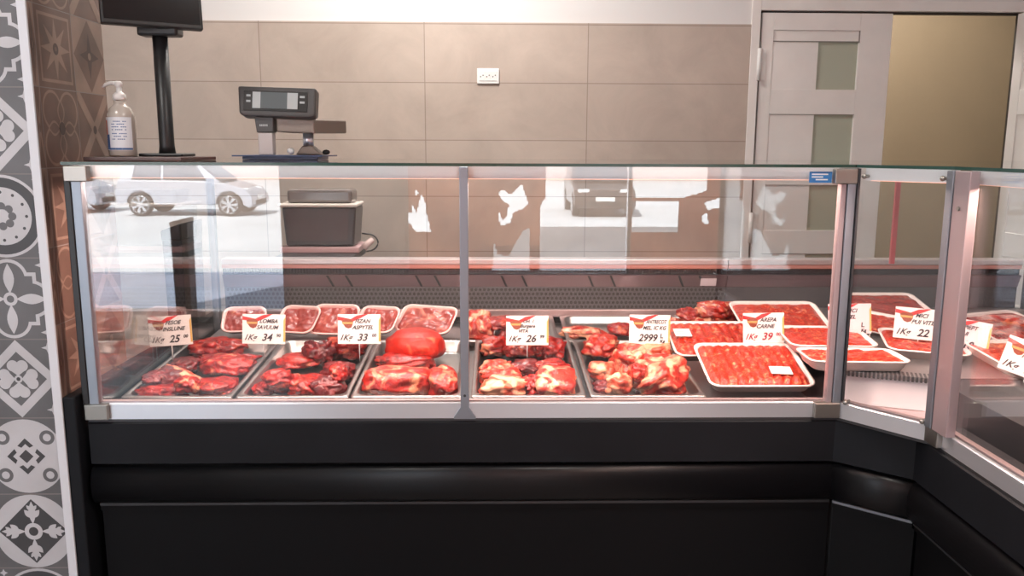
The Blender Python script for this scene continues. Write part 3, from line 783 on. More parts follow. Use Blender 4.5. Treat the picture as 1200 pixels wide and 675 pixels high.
# tilted customer screen on a pole
pb = onZ(190, 182, ZB); pb = Vector((-.885, 2.27, ZB))
r = thing('customer_screen', 'black flat customer screen on a black pole, top left', 'screen', pb)
q = MB(); q.box(pb.x-.058, pb.x+.058, pb.y-.05, pb.y+.05, pb.z, pb.z+.008, .003); q.build('base_plate', 'black_plastic', r)
q = MB(); q.tube([(pb.x, pb.y, pb.z+.008), (pb.x, pb.y, pb.z+.030), (pb.x, pb.y, pb.z+.338)], [.022, .0195, .0195], 18); q.build('pole', 'black_plastic', r)
q = MB(); q.box(pb.x-.050, pb.x+.055, pb.y-.028, pb.y+.024, pb.z+.312, pb.z+.338, .006); q.box(pb.x-.035, pb.x+.040, pb.y-.02, pb.y+.03, pb.z+.336, pb.z+.42, .004); q.build('bracket', 'black_plastic', r)
M = T(pb.x+.004, pb.y-.05, pb.z+.329) @ RZ(30) @ RX(-6)
q = MB(); q.box(-.122, .122, -.011, .014, 0, .235, .004, M); sc_ = q.build('screen_body', 'black_plastic', r)
q = MB(); q.box(-.115, .115, -.0125, -.0105, .012, .223, 0, M); q.build('screen_glass', 'screen', sc_)
# retail scale
bz = Vector((-.585, 2.50, ZT+.0004))
q = MB(); q.prism([(-.76, 2.42, bz.z+.009), (-.500, 2.42, bz.z+.009), (-.49, 2.60, bz.z+.009), (-.75, 2.60, bz.z+.009)], (0, 0, .004)); q.prism([(-.735, 2.435, bz.z), (-.515, 2.435, bz.z), (-.515, 2.59, bz.z), (-.735, 2.59, bz.z)], (0, 0, .009), .002)
tag(q.build('plastic_tray', 'blue_plastic'), 'flat dark blue plastic tray on the glass top, under the scale', 'tray')
zs = bz.z+.0135
r = thing('shop_scale', 'grey shop scale with tilted price display and steel pan on the glass top', 'scale', (-.64, 2.5, zs))
D = onY(326, 121, 2.47)
M = T(D.x, 2.47, D.z) @ RY(1.5) @ RX(-10)
q = MB(); q.prism([(-.113, -.02, .043), (.113, -.02, .043), (.112, -.02, -.036), (.095, -.02, -.043), (-.095, -.02, -.043), (-.107, -.02, -.036)], (0, .05, 0), .006); q.bm.transform(M); dp = q.build('display_head', 'scale_grey', r)
q = MB(); q.box(-.094, .090, -.0225, -.019, -.028, .030, .001, M); bz_ = q.build('bezel', 'scale_bezel', dp)
q = MB(); q.box(-.068, .062, -.0240, -.022, -.021, .026, 0, M); q.build('lcd', 'lcd', bz_)
q = MB()
q.box(-.045, .032, -.0243, -.0238, -.021, .026, 0, M); q.build('lcd_shade', 'lcd_dark', bz_)  # darker middle field of the display
for dz in (-.004, .012):
    for a, b in ((-.086, -.074), (.068, .082)):
        q = MB(); q.box(a, b, -.0236, -.0223, dz, dz+.006, 0, M); q.build('display_mark', 'lcd', bz_)
nk = onY(311, 147, 2.48)
q = MB(); q.prism([(nk.x-.028, 2.463, nk.z+.03), (nk.x+.030, 2.463, nk.z+.03), (nk.x+.026, 2.463, nk.z-.021), (nk.x-.022, 2.463, nk.z-.021)], (0, .045, 0), .003); n_ = q.build('display_neck', 'scale_grey', r)
q = MB()
for k in range(5): q.box(nk.x-.012+k*.005, nk.x-.009+k*.005, 2.4618, 2.4632, nk.z-.003, nk.z+.003)
q.build('maker_mark', 'lcd', n_)
q = MB(); q.box(nk.x-.020, nk.x+.023, 2.467, 2.503, zs, nk.z-.02, .003); q.build('display_post', 'scale_post', r)
pc = onY(358, 148, 2.55)
q = MB(); q.prism([(nk.x+.033, 2.475, pc.z-.019), (pc.x+.042, 2.475, pc.z-.023), (pc.x+.105, 2.66, pc.z-.019), (nk.x+.033, 2.66, pc.z-.019)], (0, 0, .041), .004); q.build('weighing_pan', 'steel_pan', r)
q = MB(); q.tube([(pc.x+.005, 2.56, pc.z-.02), (pc.x+.005, 2.56, pc.z-.062)], .016, 14); q.build('pan_column', 'bright_aluminium', r)
q = MB(); q.prism([(pc.x-.030, 2.53, zs), (pc.x+.050, 2.53, zs), (pc.x+.018, 2.53, pc.z-.058), (pc.x-.008, 2.53, pc.z-.058)], (0, .06, 0), .004); q.build('pan_foot', 'steel_pan', r)
q = MB(); q.sphere((pc.x-.035, 2.50, zs+.011), .011, (1, 1, .95)); q.build('level_knob', 'white_plastic', r)
q = MB(); q.sphere((pc.x+.058, 2.56, zs+.008), .010, (1.2, 1, .8)); q.build('rubber_foot', 'rubber', r)
# dark container with a pale steel rim on the rear work shelf
MB().box(-.83, -.535, 3.0905, 3.40, .880, .905, .003).build('shelf_bracket', 'dark_steel', ctr)
r = thing('steel_rimmed_box', 'dark brown box with a pale rim at the back, seen through the left pane', 'box', (-.685, 3.22, .929))
x0, x1 = -.828, -.54
q = MB(); q.prism([(x0+.012, 3.215, .930), (x1-.012, 3.215, .930), (x1, 3.215, 1.083), (x0, 3.215, 1.083)], (0, .18, 0), .008); bd = q.build('body', 'box_dark', r)
q = MB(); q.prism([(x0+.024, 3.2135, .952), (x1-.036, 3.2135, .952), (x1-.026, 3.2135, 1.076), (x0+.016, 3.2135, 1.076)], (0, .004, 0)); q.build('front_panel', 'box_brown', bd)
q = MB(); q.box(x0-.012, x1+.004, 3.200, 3.40, 1.0835, 1.096, .005); q.build('rim', 'box_rim', r)
q = MB(); q.box(x0+.015, x1-.02, 3.24, 3.38, 1.0965, 1.15, .012); q.build('lid', 'box_glass', r)
q = MB(); q.box(-.838, -.53, 3.20, 3.405, .9055, .9285, .004)
tag(q.build('cutting_board', 'pink_board'), 'pale pink cutting board on the rear work shelf, under the dark brown box', 'cutting board')
ca = onY(427, 283, 3.2)
r = thing('cable', 'black cable with a pale plug curling beside the dark brown box', 'cable', (ca.x, 3.2, .9056))
q = MB(); q.tube([(-.50, 3.20, .912)]+[(-.50+.035*math.sin(a)*1.2, 3.22, .945-.034*math.cos(a)) for a in [PI*k/10 for k in range(1, 10)]]+[(-.52, 3.22, .981)], .0032, 8); q.build('cord', 'black_plastic', r)
q = MB(); q.tube([(-.515, 3.22, .925), (-.478, 3.225, .958)], [.016, .011], 12); q.build('plug', 'foam_white', r)
# ------------------------------------------------------------------ steel trays, meat, packs, price tags
TILT = math.degrees(math.atan2(ZD1-ZD0, 1.0))
def deck_M(x, y, rz=0): return T(x, y, deckz(y)+.0008) @ RX(TILT) @ RZ(rz)
def rrect(w, d, r, n=5):
    pts = []
    for cx, cy, a0 in ((w/2-r, -d/2+r, -90), (w/2-r, d/2-r, 0), (-w/2+r, d/2-r, 90), (-w/2+r, -d/2+r, 180)):
        for k in range(n+1):
            a = math.radians(a0+90*k/n); pts.append((cx+r*math.cos(a), cy+r*math.sin(a)))
    return pts
BND = []; CUR = [None]
HM = {}; CELL = .006
def cell(x, y): return (int(math.floor(x/CELL)), int(math.floor(y/CELL)))
def floor_h(x, y):
    """height of what is already standing at x, y (trays, packs, meat) or of the deck"""
    h = HM.get(cell(x, y))
    if h is not None: return h
    if (x > .90 and y > 2.1) or (x > .8 and y > 2.45) or x > 1.15: return ZS
    return deckz(y)
floor_h.base = lambda x, y: ZS if (x > .90 and y > 2.1) else deckz(y)+.0018
def put_h(x, y, z):
    c = cell(x, y)
    if z > HM.get(c, -9): HM[c] = z
def tray(label, cx, cy, w, d, h=.042, M=None):
    M = M or deck_M(cx, cy)
    rings = []; th = .0012
    for (ww, dd, z, r) in ((w-.055, d-.055, .0, .02), (w-.040, d-.040, .006, .028), (w-.028, d-.028, h-.003, .034), (w-.024, d-.024, h, .034), (w-.004, d-.004, h, .012), (w, d, h-.002, .010), (w, d, h-.006, .010),
                           (w-.003, d-.003, h-.006, .010), (w-.004, d-.004, h-.0018, .012), (w-.022, d-.022, h-.0018, .034), (w-.0265, d-.0265, h-.004, .034), (w-.038, d-.038, .0072, .028), (w-.054, d-.054, .0014, .02)):
        rings.append([M @ Vector((x, y, z)) for x, y in rrect(ww, dd, r)])
    rings = rings[::-1]
    q = MB(); t = bmesh.new(); R = [[t.verts.new(p) for p in r] for r in rings]; n = len(R[0])
    for a, b in zip(R, R[1:]):
        for i in range(n): f = t.faces.new((a[i], b[i], b[(i+1) % n], a[(i+1) % n])); f.smooth = True
    t.faces.new(R[0]); t.faces.new(R[-1][::-1]); bmesh.ops.recalc_face_normals(t, faces=t.faces)
    q.merge(t); o = q.build('steel_tray', 'steel')
    tag(o, label, 'tray', 'steel trays of meat')
    x = -w/2
    while x < w/2:
        y = -d/2
        while y < d/2:
            p = M @ Vector((x, y, .0016)); put_h(p.x, p.y, p.z)
            y += CELL*.8
        x += CELL*.8
    BND.append((cx-w/2+.016, cx+w/2-.016, cy-d/2+.014, cy+d/2-.010))
    return o
SEED = [11]
def lump(size, block, rough, seed, sub=4, fold=.0):
    t = bmesh.new(); bmesh.ops.create_icosphere(t, subdivisions=sub, radius=1)
    so_ = Vector((seed*7.31, seed*3.77, seed*1.93))
    for v in t.verts:
        p = v.co.copy(); L = (abs(p.x)**block+abs(p.y)**block+abs(p.z)**block)**(1/block); p /= L
        d = 1+rough*.55*noise.noise(p*1.3+so_)+rough*.32*noise.noise(p*2.9+so_*2)+rough*.12*noise.noise(p*6.5+so_)
        if fold: d -= fold*max(0, .35-abs(noise.noise(p*Vector((1.6, 1.6, 1.6)).x+so_*3)))/.35*.5
        p *= d
        v.co = p
    mx = [max(abs(v.co[i]) for v in t.verts) for i in range(3)]
    for v in t.verts: v.co = Vector([v.co[i]/mx[i]*size[i]/2 for i in range(3)])
    for f in t.faces: f.smooth = True
    return t
def meat(name, label, group, x, y, size, m, rz=0, rx=0, ry=0, block=2.8, rough=.36, fold=.30, sink=.012, bend=0.0, cat='meat', settle=.66):
    SEED[0] += 1
    t = lump(size, block, rough, SEED[0], fold=fold)
    if bend:
        for v in t.verts: v.co.z -= bend*(v.co.x/(size[0]/2))**2
    t.transform(RZ(rz) @ RX(rx) @ RY(ry))
    if CUR[0]:
        b = CUR[0]; xs = [v.co.x for v in t.verts]; ys = [v.co.y for v in t.verts]
        if x+min(xs) < b[0]: x = b[0]-min(xs)
        elif x+max(xs) > b[1]: x = b[1]-max(xs)
        if y+min(ys) < b[2]: y = b[2]-min(ys)
        elif y+max(ys) > b[3]: y = b[3]-max(ys)
    lo, hi = {}, {}
    for v in t.verts:
        c = cell(v.co.x+x, v.co.y+y); lo[c] = min(lo.get(c, 9), v.co.z); hi[c] = max(hi.get(c, -9), v.co.z)
    df = sorted(floor_h((c[0]+.5)*CELL, (c[1]+.5)*CELL)-z for c, z in lo.items())
    base_ = floor_h.base(x, y)
    dz = max(df[int(len(df)*settle)]-.004, base_+.002-min(lo.values()))
    for c, z in hi.items(): put_h((c[0]+.5)*CELL, (c[1]+.5)*CELL, z+dz)
    o = obj(name, t, m, None, True, loc=Vector((0, 0, 0)))
    me = o.data
    o.location = (x, y, dz); W[o.name] = T(x, y, dz)
    return tag(o, label, cat, group)
MS = 1.26
def mpx(name, label, group, px, py, z, w, d, h, m, **k):
    w, d, h = w*MS, d*MS, h*MS
    p = onZ(px, py, z); return meat(name, label, group, p.x, p.y, (w, d, h), m, **k)

yt = 2.165+.265
tray('long steel tray of dark red meat chunks at the far left end of the counter', -.865, yt, .300, .53)
tray('steel tray of curled red meat strips, second from the left', -.552, yt, .306, .53)
tray('steel tray under the round red roast, left of the glazing bar', -.240, yt, .306, .53)
tray('steel tray of pale fatty chops just right of the glazing bar', .094, yt, .316, .53)
tray('steel tray of large fatty cuts beside the foam packs', .424, yt, .322, .53)
tray('rear steel tray heaped with red strips, behind the chops right of the glazing bar', .055, 2.875, .330, .325, .032)
tray('rear steel tray, nearly empty, behind the tray of large fatty cuts', .410, 2.875, .330, .325, .032)
tray('rear steel tray under the heap of ribs, behind the foam packs', .70, 2.875, .20, .325, .032)

CUR[0] = BND[0]
G1 = 'meat in the leftmost steel tray'
mpx('meat_chunk', 'lean meat chunk at the very back right of the leftmost tray', G1, 246, 402, .655, .115, .10, .050, 'meat_lean', rz=10)
mpx('meat_strip', 'long meat strip under the leftmost price tag', G1, 200, 411, .655, .155, .085, .052, 'meat_lean', rz=-6)
mpx('meat_chunk', 'dark meat chunk against the left wall of the leftmost tray, halfway back', G1, 158, 428, .65, .075, .11, .040, 'meat_dark', rz=20)
mpx('meat_chunk', 'meat chunk at the right edge of the leftmost tray, halfway back', G1, 268, 430, .65, .135, .10, .050, 'meat_marbled', rz=8)
mpx('meat_strip', 'long pinkish strip lying across the right rear of the leftmost tray', G1, 268, 416, .67, .165, .075, .040, 'meat_lean', rz=6)
mpx('meat_chunk', 'dark red block in the middle of the leftmost tray', G1, 192, 446, .65, .10, .10, .062, 'meat_dark', rz=-8, block=3)
mpx('meat_chunk', 'pale fat-topped piece lying over the dark block in the leftmost tray', G1, 212, 430, .69, .135, .060, .040, 'meat_fat', rz=-24, ry=12)
mpx('meat_chunk', 'red chunk at the front right corner of the leftmost tray', G1, 253, 453, .64, .105, .095, .046, 'meat_lean', rz=14)
mpx('meat_strip', 'orange-red strip along the front edge of the leftmost tray', G1, 178, 458, .64, .120, .055, .042, 'meat_lean', rz=-3)
mpx('meat_chunk', 'small orange-red piece at the front edge of the leftmost tray, right of the strip', G1, 221, 459, .64, .058, .05, .040, 'meat_marbled')
mpx('meat_chunk', 'small dark sliver in the front left corner of the leftmost tray', G1, 147, 459, .63, .05, .06, .026, 'meat_dark', rz=40)
CUR[0] = BND[1]
G2 = 'meat in the second steel tray'
mpx('meat_strip', 'deep red curled strip at the back of the second tray, under its price tag', G2, 408, 411, .655, .13, .11, .06, 'meat_lean', rz=-10, fold=.6)
mpx('meat_strip', 'deep red curl standing at the back middle of the second tray', G2, 374, 417, .66, .085, .10, .066, 'meat_dark', rz=20, fold=.7)
mpx('meat_slice', 'pale pink slice at the back left of the second tray', G2, 332, 422, .65, .125, .10, .036, 'meat_marbled', rz=24)
mpx('meat_chunk', 'dark red piece at the right edge of the second tray, halfway back', G2, 404, 434, .65, .09, .085, .046, 'meat_dark', rz=-12)
mpx('meat_slice', 'pink rolled slice with a light rim left of centre in the second tray', G2, 338, 438, .67, .095, .075, .046, 'meat_marbled', rz=35, fold=.6)
mpx('meat_strip', 'bright red strip across the centre of the second tray', G2, 366, 436, .67, .12, .06, .040, 'meat_lean', rz=-18, fold=.5)
mpx('meat_chunk', 'small red piece in the front left corner of the second tray', G2, 301, 457, .63, .055, .07, .036, 'meat_lean')
mpx('meat_strip', 'red crinkled strip at the front left of the second tray', G2, 325, 454, .64, .085, .075, .050, 'meat_lean', rz=30, fold=.6)
mpx('meat_strip', 'bright red crinkled strip at the front centre of the second tray', G2, 357, 455, .64, .08, .07, .052, 'meat_lean', rz=-25, fold=.6)
mpx('meat_chunk', 'dark red piece with a pale rim at the front of the second tray', G2, 390, 452, .65, .085, .075, .06, 'meat_dark', rz=15, fold=.5)
mpx('meat_chunk', 'small red piece in the front right corner of the second tray', G2, 411, 457, .63, .045, .06, .044, 'meat_lean')
CUR[0] = BND[2]
G3 = 'meat in the tray left of the glazing bar'
mpx('meat_slab', 'long red slab with a pale fat top at the front, under the round roast', G3, 460, 448, .65, .165, .100, .066, 'meat_marbled', rz=-2, block=4, rough=.22, fold=.15)
mpx('meat_slab', 'red and pale slab behind the glazing bar, right of the round roast', G3, 524, 443, .66, .075, .14, .062, 'meat_marbled', rz=6, block=3.6, rough=.28, fold=.2)
mpx('meat_strip', 'flat dark red strip lying left of the round roast', G3, 462, 420, .66, .16, .11, .045, 'meat_lean', rz=6, rough=.35)
p = onZ(487, 400, .70)
meat('round_roast', 'big round bright red roast, the largest piece in the counter', G3, p.x, p.y, (.205, .17, .112), 'meat_round', rz=-10, block=2.3, rough=.17, fold=.10, sink=.022)
CUR[0] = BND[3]
G4 = 'meat in the tray right of the glazing bar'
mpx('meat_chunk', 'red piece in the back left corner of the tray right of the glazing bar', G4, 574, 404, .66, .085, .09, .060, 'meat_marbled', fold=.5)
mpx('meat_chunk', 'broad orange-red piece under the price tag right of the glazing bar', G4, 614, 410, .66, .13, .12, .058, 'meat_lean', rz=12, fold=.4)
mpx('meat_chunk', 'ragged red piece in the back right corner of the tray right of the glazing bar', G4, 655, 408, .66, .10, .11, .064, 'meat_lean', rz=-14, fold=.6)
mpx('pork_chop', 'pale curled chop at the left side of the tray right of the glazing bar', G4, 577, 418, .69, .09, .085, .052, 'meat_fatty', rz=30, fold=.6)
mpx('pork_chop', 'orange-red chop below the pale curled chop, by the glazing bar', G4, 580, 437, .66, .105, .08, .052, 'meat_fatty', rz=-8, fold=.4)
mpx('meat_chunk', 'dark purple piece in the centre of the tray right of the glazing bar', G4, 617, 430, .65, .085, .08, .046, 'meat_dark')
mpx('meat_strip', 'thin red strip at the right side of the tray right of the glazing bar', G4, 656, 427, .66, .095, .06, .044, 'meat_lean', rz=5)
mpx('pork_chop', 'pale fat-edged chop at the front left of the tray right of the glazing bar', G4, 587, 454, .65, .125, .085, .056, 'meat_fat', rz=14, block=3, fold=.35)
mpx('meat_chunk', 'ragged red bit between the two pale chops at the front right of the glazing bar', G4, 624, 450, .65, .06, .09, .056, 'meat_lean', fold=.7)
mpx('rib_slab', 'pale pink square rib slab, front right of the tray beside the glazing bar', G4, 654, 449, .66, .100, .115, .056, 'meat_fatty', rz=-6, rx=14, block=4.5, rough=.22, fold=.15)
CUR[0] = BND[4]
G5 = 'meat in the tray beside the foam packs'
mpx('meat_chunk', 'orange fat-covered piece at the back left of the tray beside the foam packs', G5, 703, 411, .66, .10, .12, .068, 'meat_fatty', rz=-15, fold=.5)
mpx('meat_chunk', 'large pale piece right under the 2999 price tag', G5, 762, 417, .66, .115, .15, .074, 'meat_fat', rz=16, fold=.4)
mpx('meat_chunk', 'white fat piece at the left side of the tray beside the foam packs', G5, 695, 435, .65, .075, .075, .050, 'meat_fat', rz=10)
mpx('meat_chunk', 'tall pale and red piece in the middle of the tray beside the foam packs', G5, 736, 430, .66, .085, .15, .090, 'meat_fatty', rz=8, fold=.55)
mpx('meat_slab', 'big marbled cut at the front right of the tray beside the foam packs', G5, 777, 448, .65, .135, .16, .092, 'meat_fatty', rz=-22, rx=8, block=3, fold=.4)
mpx('meat_chunk', 'dark red piece in the front left corner of the tray beside the foam packs', G5, 700, 454, .64, .075, .07, .044, 'meat_dark')
mpx('meat_chunk', 'small pale piece at the front of the tray beside the foam packs', G5, 726, 454, .65, .06, .07, .050, 'meat_fat', rz=-20)
mpx('meat_chunk', 'small red piece at the front middle of the tray beside the foam packs', G5, 747, 456, .64, .045, .06, .046, 'meat_marbled')
CUR[0] = None
G6 = 'meat on the rear trays'
mpx('rib_piece', 'striped red and fat rib piece on the rear tray just right of the glazing bar', G6, 562, 382, .70, .085, .12, .07, 'meat_fatty', rx=18, block=3.5, fold=.4)
mpx('meat_chunk', 'dark red piece on the rear tray behind the price tag right of the glazing bar', G6, 600, 380, .70, .10, .12, .060, 'meat_lean', fold=.4)
mpx('meat_chunk', 'red piece on top of the rear heap right of the glazing bar', G6, 586, 372, .73, .10, .09, .040, 'meat_lean', rz=15)
mpx('meat_chunk', 'red piece at the right side of the rear tray behind the price tag', G6, 622, 378, .71, .085, .10, .050, 'meat_lean', rz=-10)
mpx('meat_strip', 'flat red piece with a pale top lying alone on the nearly empty rear tray', G6, 682, 386, .68, .145, .07, .034, 'meat_fatty', rz=-10, block=3)
mpx('meat_chunk', 'small dark red piece on the nearly empty rear tray, left of its price tag', G6, 727, 384, .68, .08, .07, .040, 'meat_lean')
G7 = 'heap of ribs behind the foam packs'
for lb, x, y, sz, m, rz, rx in (
    ('red rib piece at the left foot of the heap behind the foam packs', .635, 2.86, (.12, .16, .075), 'meat_marbled', 20, 0),
    ('rib piece in the middle of the heap behind the foam packs', .725, 2.85, (.13, .17, .085), 'meat_fatty', -6, 0),
    ('rib piece at the right end of the heap behind the foam packs', .815, 2.86, (.12, .16, .080), 'meat_marbled', -14, 0),
    ('red rib piece lying across the right of the heap behind the foam packs', .775, 2.84, (.14, .10, .060), 'meat_fatty', -24, 10),
    ('topmost rib piece of the heap behind the foam packs', .700, 2.86, (.11, .10, .055), 'meat_marbled', 30, 10)):
    meat('rib_piece', lb, G7, x, y, sz, m, rz=rz, rx=rx, fold=.45, rough=.45)

# foam packs: a tray with a rim, the meat in it, a price sticker where the photo shows one
def pack(label, M, w, d, h=.030, m='mince', fill='mince', sticker=None, group=None, edge='foam_edge'):
    r = thing('meat_pack', label, 'meat pack', M, group)
    rings = []
    for ww, dd, z, rr in ((w-.045, d-.045, 0, .022), (w-.03, d-.03, .004, .028), (w-.008, d-.008, h-.003, .030), (w, d, h-.001, .032), (w, d, h+.002, .032), (w-.012, d-.012, h+.002, .030), (w-.018, d-.018, h-.003, .028), (w-.036, d-.036, .010, .024)):
        rings.append([M @ Vector((x, y, z)) for x, y in rrect(ww, dd, rr)])
    q = MB(); q.loft(rings); q.build('foam_tray', edge, r)
    t = bmesh.new(); nx, ny = 44, 30; V = {}
    W2, D2 = w-.021, d-.021; SEED[0] += 1; so_ = Vector((SEED[0]*2.7, SEED[0]*5.1, 0))
    def hgt(u, v):
        e = min(1, (1-abs(u))*7, (1-abs(v))*6); e = math.sqrt(max(0, e))
        if fill == 'rolls':
            z = .006*abs(math.cos(u*PI*5.5+.3*noise.noise(Vector((v*3, u*2, 0))+so_)))+.004*abs(math.cos(v*PI*1.5))+.003*noise.noise(Vector((u*9, v*7, 0))+so_)
        elif fill == 'slab':
            z = .010*noise.noise(Vector((u*1.6, v*1.3, 0))+so_)+.004*noise.noise(Vector((u*5, v*4, 0))+so_)
        else:
            z = .006*noise.noise(Vector((u*3, v*3, 0))+so_)+.003*noise.noise(Vector((u*10, v*8, 0))+so_)
        return e*(z+.008)
    for i in range(nx+1):
        for j in range(ny+1):
            u, v = -1+2*i/nx, -1+2*j/ny
            # squeeze the sheet into the rounded outline
            k = max(0, (abs(u)-.8)/.2)*max(0, (abs(v)-.72)/.28)
            x, y = u*W2/2*(1-.035*k), v*D2/2*(1-.05*k)
            V[i, j] = t.verts.new(M @ Vector((x, y, h-.007+hgt(u, v))))
    for i in range(nx):
        for j in range(ny): f = t.faces.new((V[i, j], V[i+1, j], V[i+1, j+1], V[i, j+1])); f.smooth = True
    q = MB(); q.merge(t); q.build('meat_filling', m, r)
    if sticker:
        u, v, sw, sd, a = sticker
        Ms = M @ T(u*w/2, v*d/2, h+.0145) @ RZ(a)
        q = MB(); q.box(-sw/2, sw/2, -sd/2, sd/2, 0, .0006, 0, Ms); s_ = q.build('price_sticker', 'paper', r)
        q = MB()
        for k in range(4): q.box(-sw*.38, sw*(.05+.08*k), sd*(.28-.2*k), sd*(.33-.2*k), .0006, .0008, 0, Ms)
        q.build('sticker_print', 'grey_ink', s_)
    x = -w/2
    while x < w/2:
        y = -d/2
        while y < d/2:
            p = M @ Vector((x, y, h+.004)); put_h(p.x, p.y, p.z); y += CELL*.8
        x += CELL*.8
    return r
mat('grey_ink', (.35, .33, .34), .6)
mat('foam_pink', (.84, .56, .52), .4, coat=.3)
GP = 'white foam packs of minced meat rolls'
pack('front white foam pack of minced meat rolls with a pale sticker near its right front', T(.748, 2.305, .668) @ RX(16), .300, .245, m='mince', fill='rolls', sticker=(.42, -.48, .060, .040, -4), group=GP)
pack('white foam pack of minced meat rolls leaning behind the front pack, sticker at its left', T(.72, 2.54, .690) @ RX(16), .330, .225, m='mince', fill='rolls', sticker=(-.74, .10, .052, .050, 0), group=GP)
GQ = 'foam packs at the inner corner'
pack('low mince pack at the front edge of the slotted corner shelf', T(.985, 2.180, ZS+.001) @ RZ(-3), .270, .16, m='mince_dark' if 0 else 'mince', group=GQ)
pack('mince pack just behind the low front pack on the corner shelf', T(1.00, 2.405, ZS+.004) @ RX(6) @ RZ(-2), .260, .19, group=GQ)
pack('large mince pack at the back left of the corner shelf, beside the ribs', T(.955, 2.67, ZS+.008) @ RX(16), .300, .24, m='mince', group=GQ)
pack('dark film-wrapped pack at the far back of the corner, behind the corner price tags', T(1.40, 2.86, ZS+.008) @ RX(12), .300, .26, m='mince_dark', group=GQ)
pack('pale-rimmed pack lying between the two corner price tags', T(1.235, 2.63, ZS+.004) @ RX(14) @ RZ(-28), .23, .17, m='mince', group=GQ)
pack('mince pack under the larger corner price tag, left of the wide pink post', T(1.262, 2.335, ZS+.004) @ RX(6) @ RZ(-16), .225, .21, m='mince', group=GQ)
GW = 'meat packs on the right wing'
pack('big mince pack in the right wing, nearest to the viewer', T(1.475, 2.165, ZS+.004) @ RZ(6) @ RX(8), .26, .24, m='mince', group=GW)
pack('meat pack in the right wing behind the leaning price tag, further from the viewer', T(1.62, 2.50, ZS+.012) @ RZ(20) @ RX(14), .28, .22, m='meat_lean', fill='slab', group=GW)
pack('film-wrapped dark pack at the far right of the right wing', T(1.84, 2.30, ZS+.012) @ RZ(20) @ RX(12), .28, .22, m='mince_dark', group=GW)
GR = 'upright foam packs along the rear left'
for i, (px, py, w, d, tl, rz, lb) in enumerate((
        (280, 383, .150, .125, 34, 8, 'leaning pack of sliced meat at the far left of the rear row of packs'),
        (346, 383, .150, .13, 36, -14, 'leaning pack of sliced meat between the second and third price tags, left one of two'),
        (390, 382, .170, .14, 38, -8, 'leaning pack of sliced meat behind the third price tag, with a tall pale rim'),
        (443, 380, .150, .13, 34, -16, 'leaning pack of dark sliced meat between the third price tag and the round roast'),
        (500, 382, .215, .135, 34, -20, 'wide leaning pack of sliced meat right behind the round roast'))):
    c = onZ(px, py, .70)
    pack(lb, T(c.x, 2.86, deckz(2.86)+.036+.02*math.sin(math.radians(tl))) @ RZ(rz) @ RX(tl), w, d, .028, 'meat_slice', 'slab', group=GR, edge='foam_pink')

# price tags: card with banner, crest, writing and edge stripe, on a clear stake
def price_tag(label, M, lines, price, w=.132, h=.092, pink=False, red=0, stake=0.0, stake_len=.06):
    r = thing('price_tag', label, 'price tag', M, 'handwritten price tags')
    th = .0012
    q = MB(); q.prism([M @ Vector(p) for p in ((-w/2, 0, 0), (w/2, 0, 0), (w/2, 0, h), (-w/2, 0, h))], M.to_3x3() @ Vector((0, th, 0))); cd = q.build('card', 'paper_pink' if pink else 'paper', r)
    def P(*pts): return [M @ Vector((-w/2+u*w, -.0003*l, v*h)) for u, v, l in pts]
    def sheet(name, mt, pts, l=1):
        q = MB(); q.prism(P(*[(u, v, l) for u, v in pts]), M.to_3x3() @ Vector((0, .0002, 0))); return q.build(name, mt, cd)
    sheet('red_banner', 'banner_red', [(0, .93), (.30, .84), (.45, .96), (.62, 1.0), (.70, 1.0), (.55, .88), (.36, .76), (.25, .77), (0, .80)])
    sheet('crest', 'crest_brown', [(.09, .78), (.13, .66), (.18, .56), (.25, .52), (.32, .56), (.35, .66), (.36, .78), (.30, .84), (.15, .84)], 2)
    sheet('crest_band', 'crest_gold', [(.10, .74), (.35, .74), (.34, .67), (.11, .67)], 3)
    sheet('edge_stripe', 'stripe_gold', [(.955, .08), (1, .08), (1, .92), (.955, .80)], 1)
    q = MB()
    def wr(s, u, v, hh, shear, maxw, bold=.0):
        b = text_mesh(s, hh*h*1.35, shear, .0001, bold)
        xs = [x.co.x for x in b.verts]; k = min(1, maxw*w/(max(xs)-min(xs))) if xs else 1
        x0_ = min(xs)
        # text lies in local xy; stand it up in the card plane
        b.transform(M @ T(-w/2+u*w, -.0011, v*h) @ RX(90) @ Matrix.Diagonal((k, 1, 1, 1)) @ T(-x0_, 0, 0)); q.merge(b)
    n = len(lines)
    vs = {1: [.66], 2: [.71, .50], 3: [.76, .60, .43]}[n]
    for i, (s, v) in enumerate(zip(lines, vs)):
        wr(s, (.40, .33, .30)[i] if i < n else .36, v, .135 if n < 3 else .115, .35, .52+.06*i, .0004)
    q.build('lettering', 'ink', cd)
    q = MB(); pre, num, sup, post = price
    if pre: wr(pre, .06, .13, .20, .45, .30, .0004)
    if num: wr(num, .46 if pre else .22, .11, .25, .30, .36 if pre else .48, .0007)
    if sup: wr(sup, .80, .24, .11, .2, .15, .0004)
    if post:
        wr(post[0], .76, .22, .16, .1, .18, .0006); wr(post[1], .76, .06, .11, .1, .18, .0005)
    if any(price): q.build('price_writing', 'ink_red' if red else 'ink', cd)
    q = MB(); a = M @ Vector((stake, .003, h*.5)); b_ = M @ Vector((stake, .003, 0)); zz = b_.z-stake_len
    q.tube([a, b_, (b_.x, b_.y, zz)], .0018, 8); q.build('stake', 'clear_plastic', r)
    return r
TY = 2.49
def tagat(px, py, Y, rz=0, tl=-8, roll=0):
    p = onY(px, py, Y); return T(p.x, p.y, p.z) @ RZ(rz) @ RX(tl) @ RY(roll)
price_tag('leftmost price tag, tilted, standing over the dark red chunks, price 25', tagat(201, 405, TY, roll=-4), ['FESOE', 'INSLUNE'], ('1Kg', '25', '00', None))
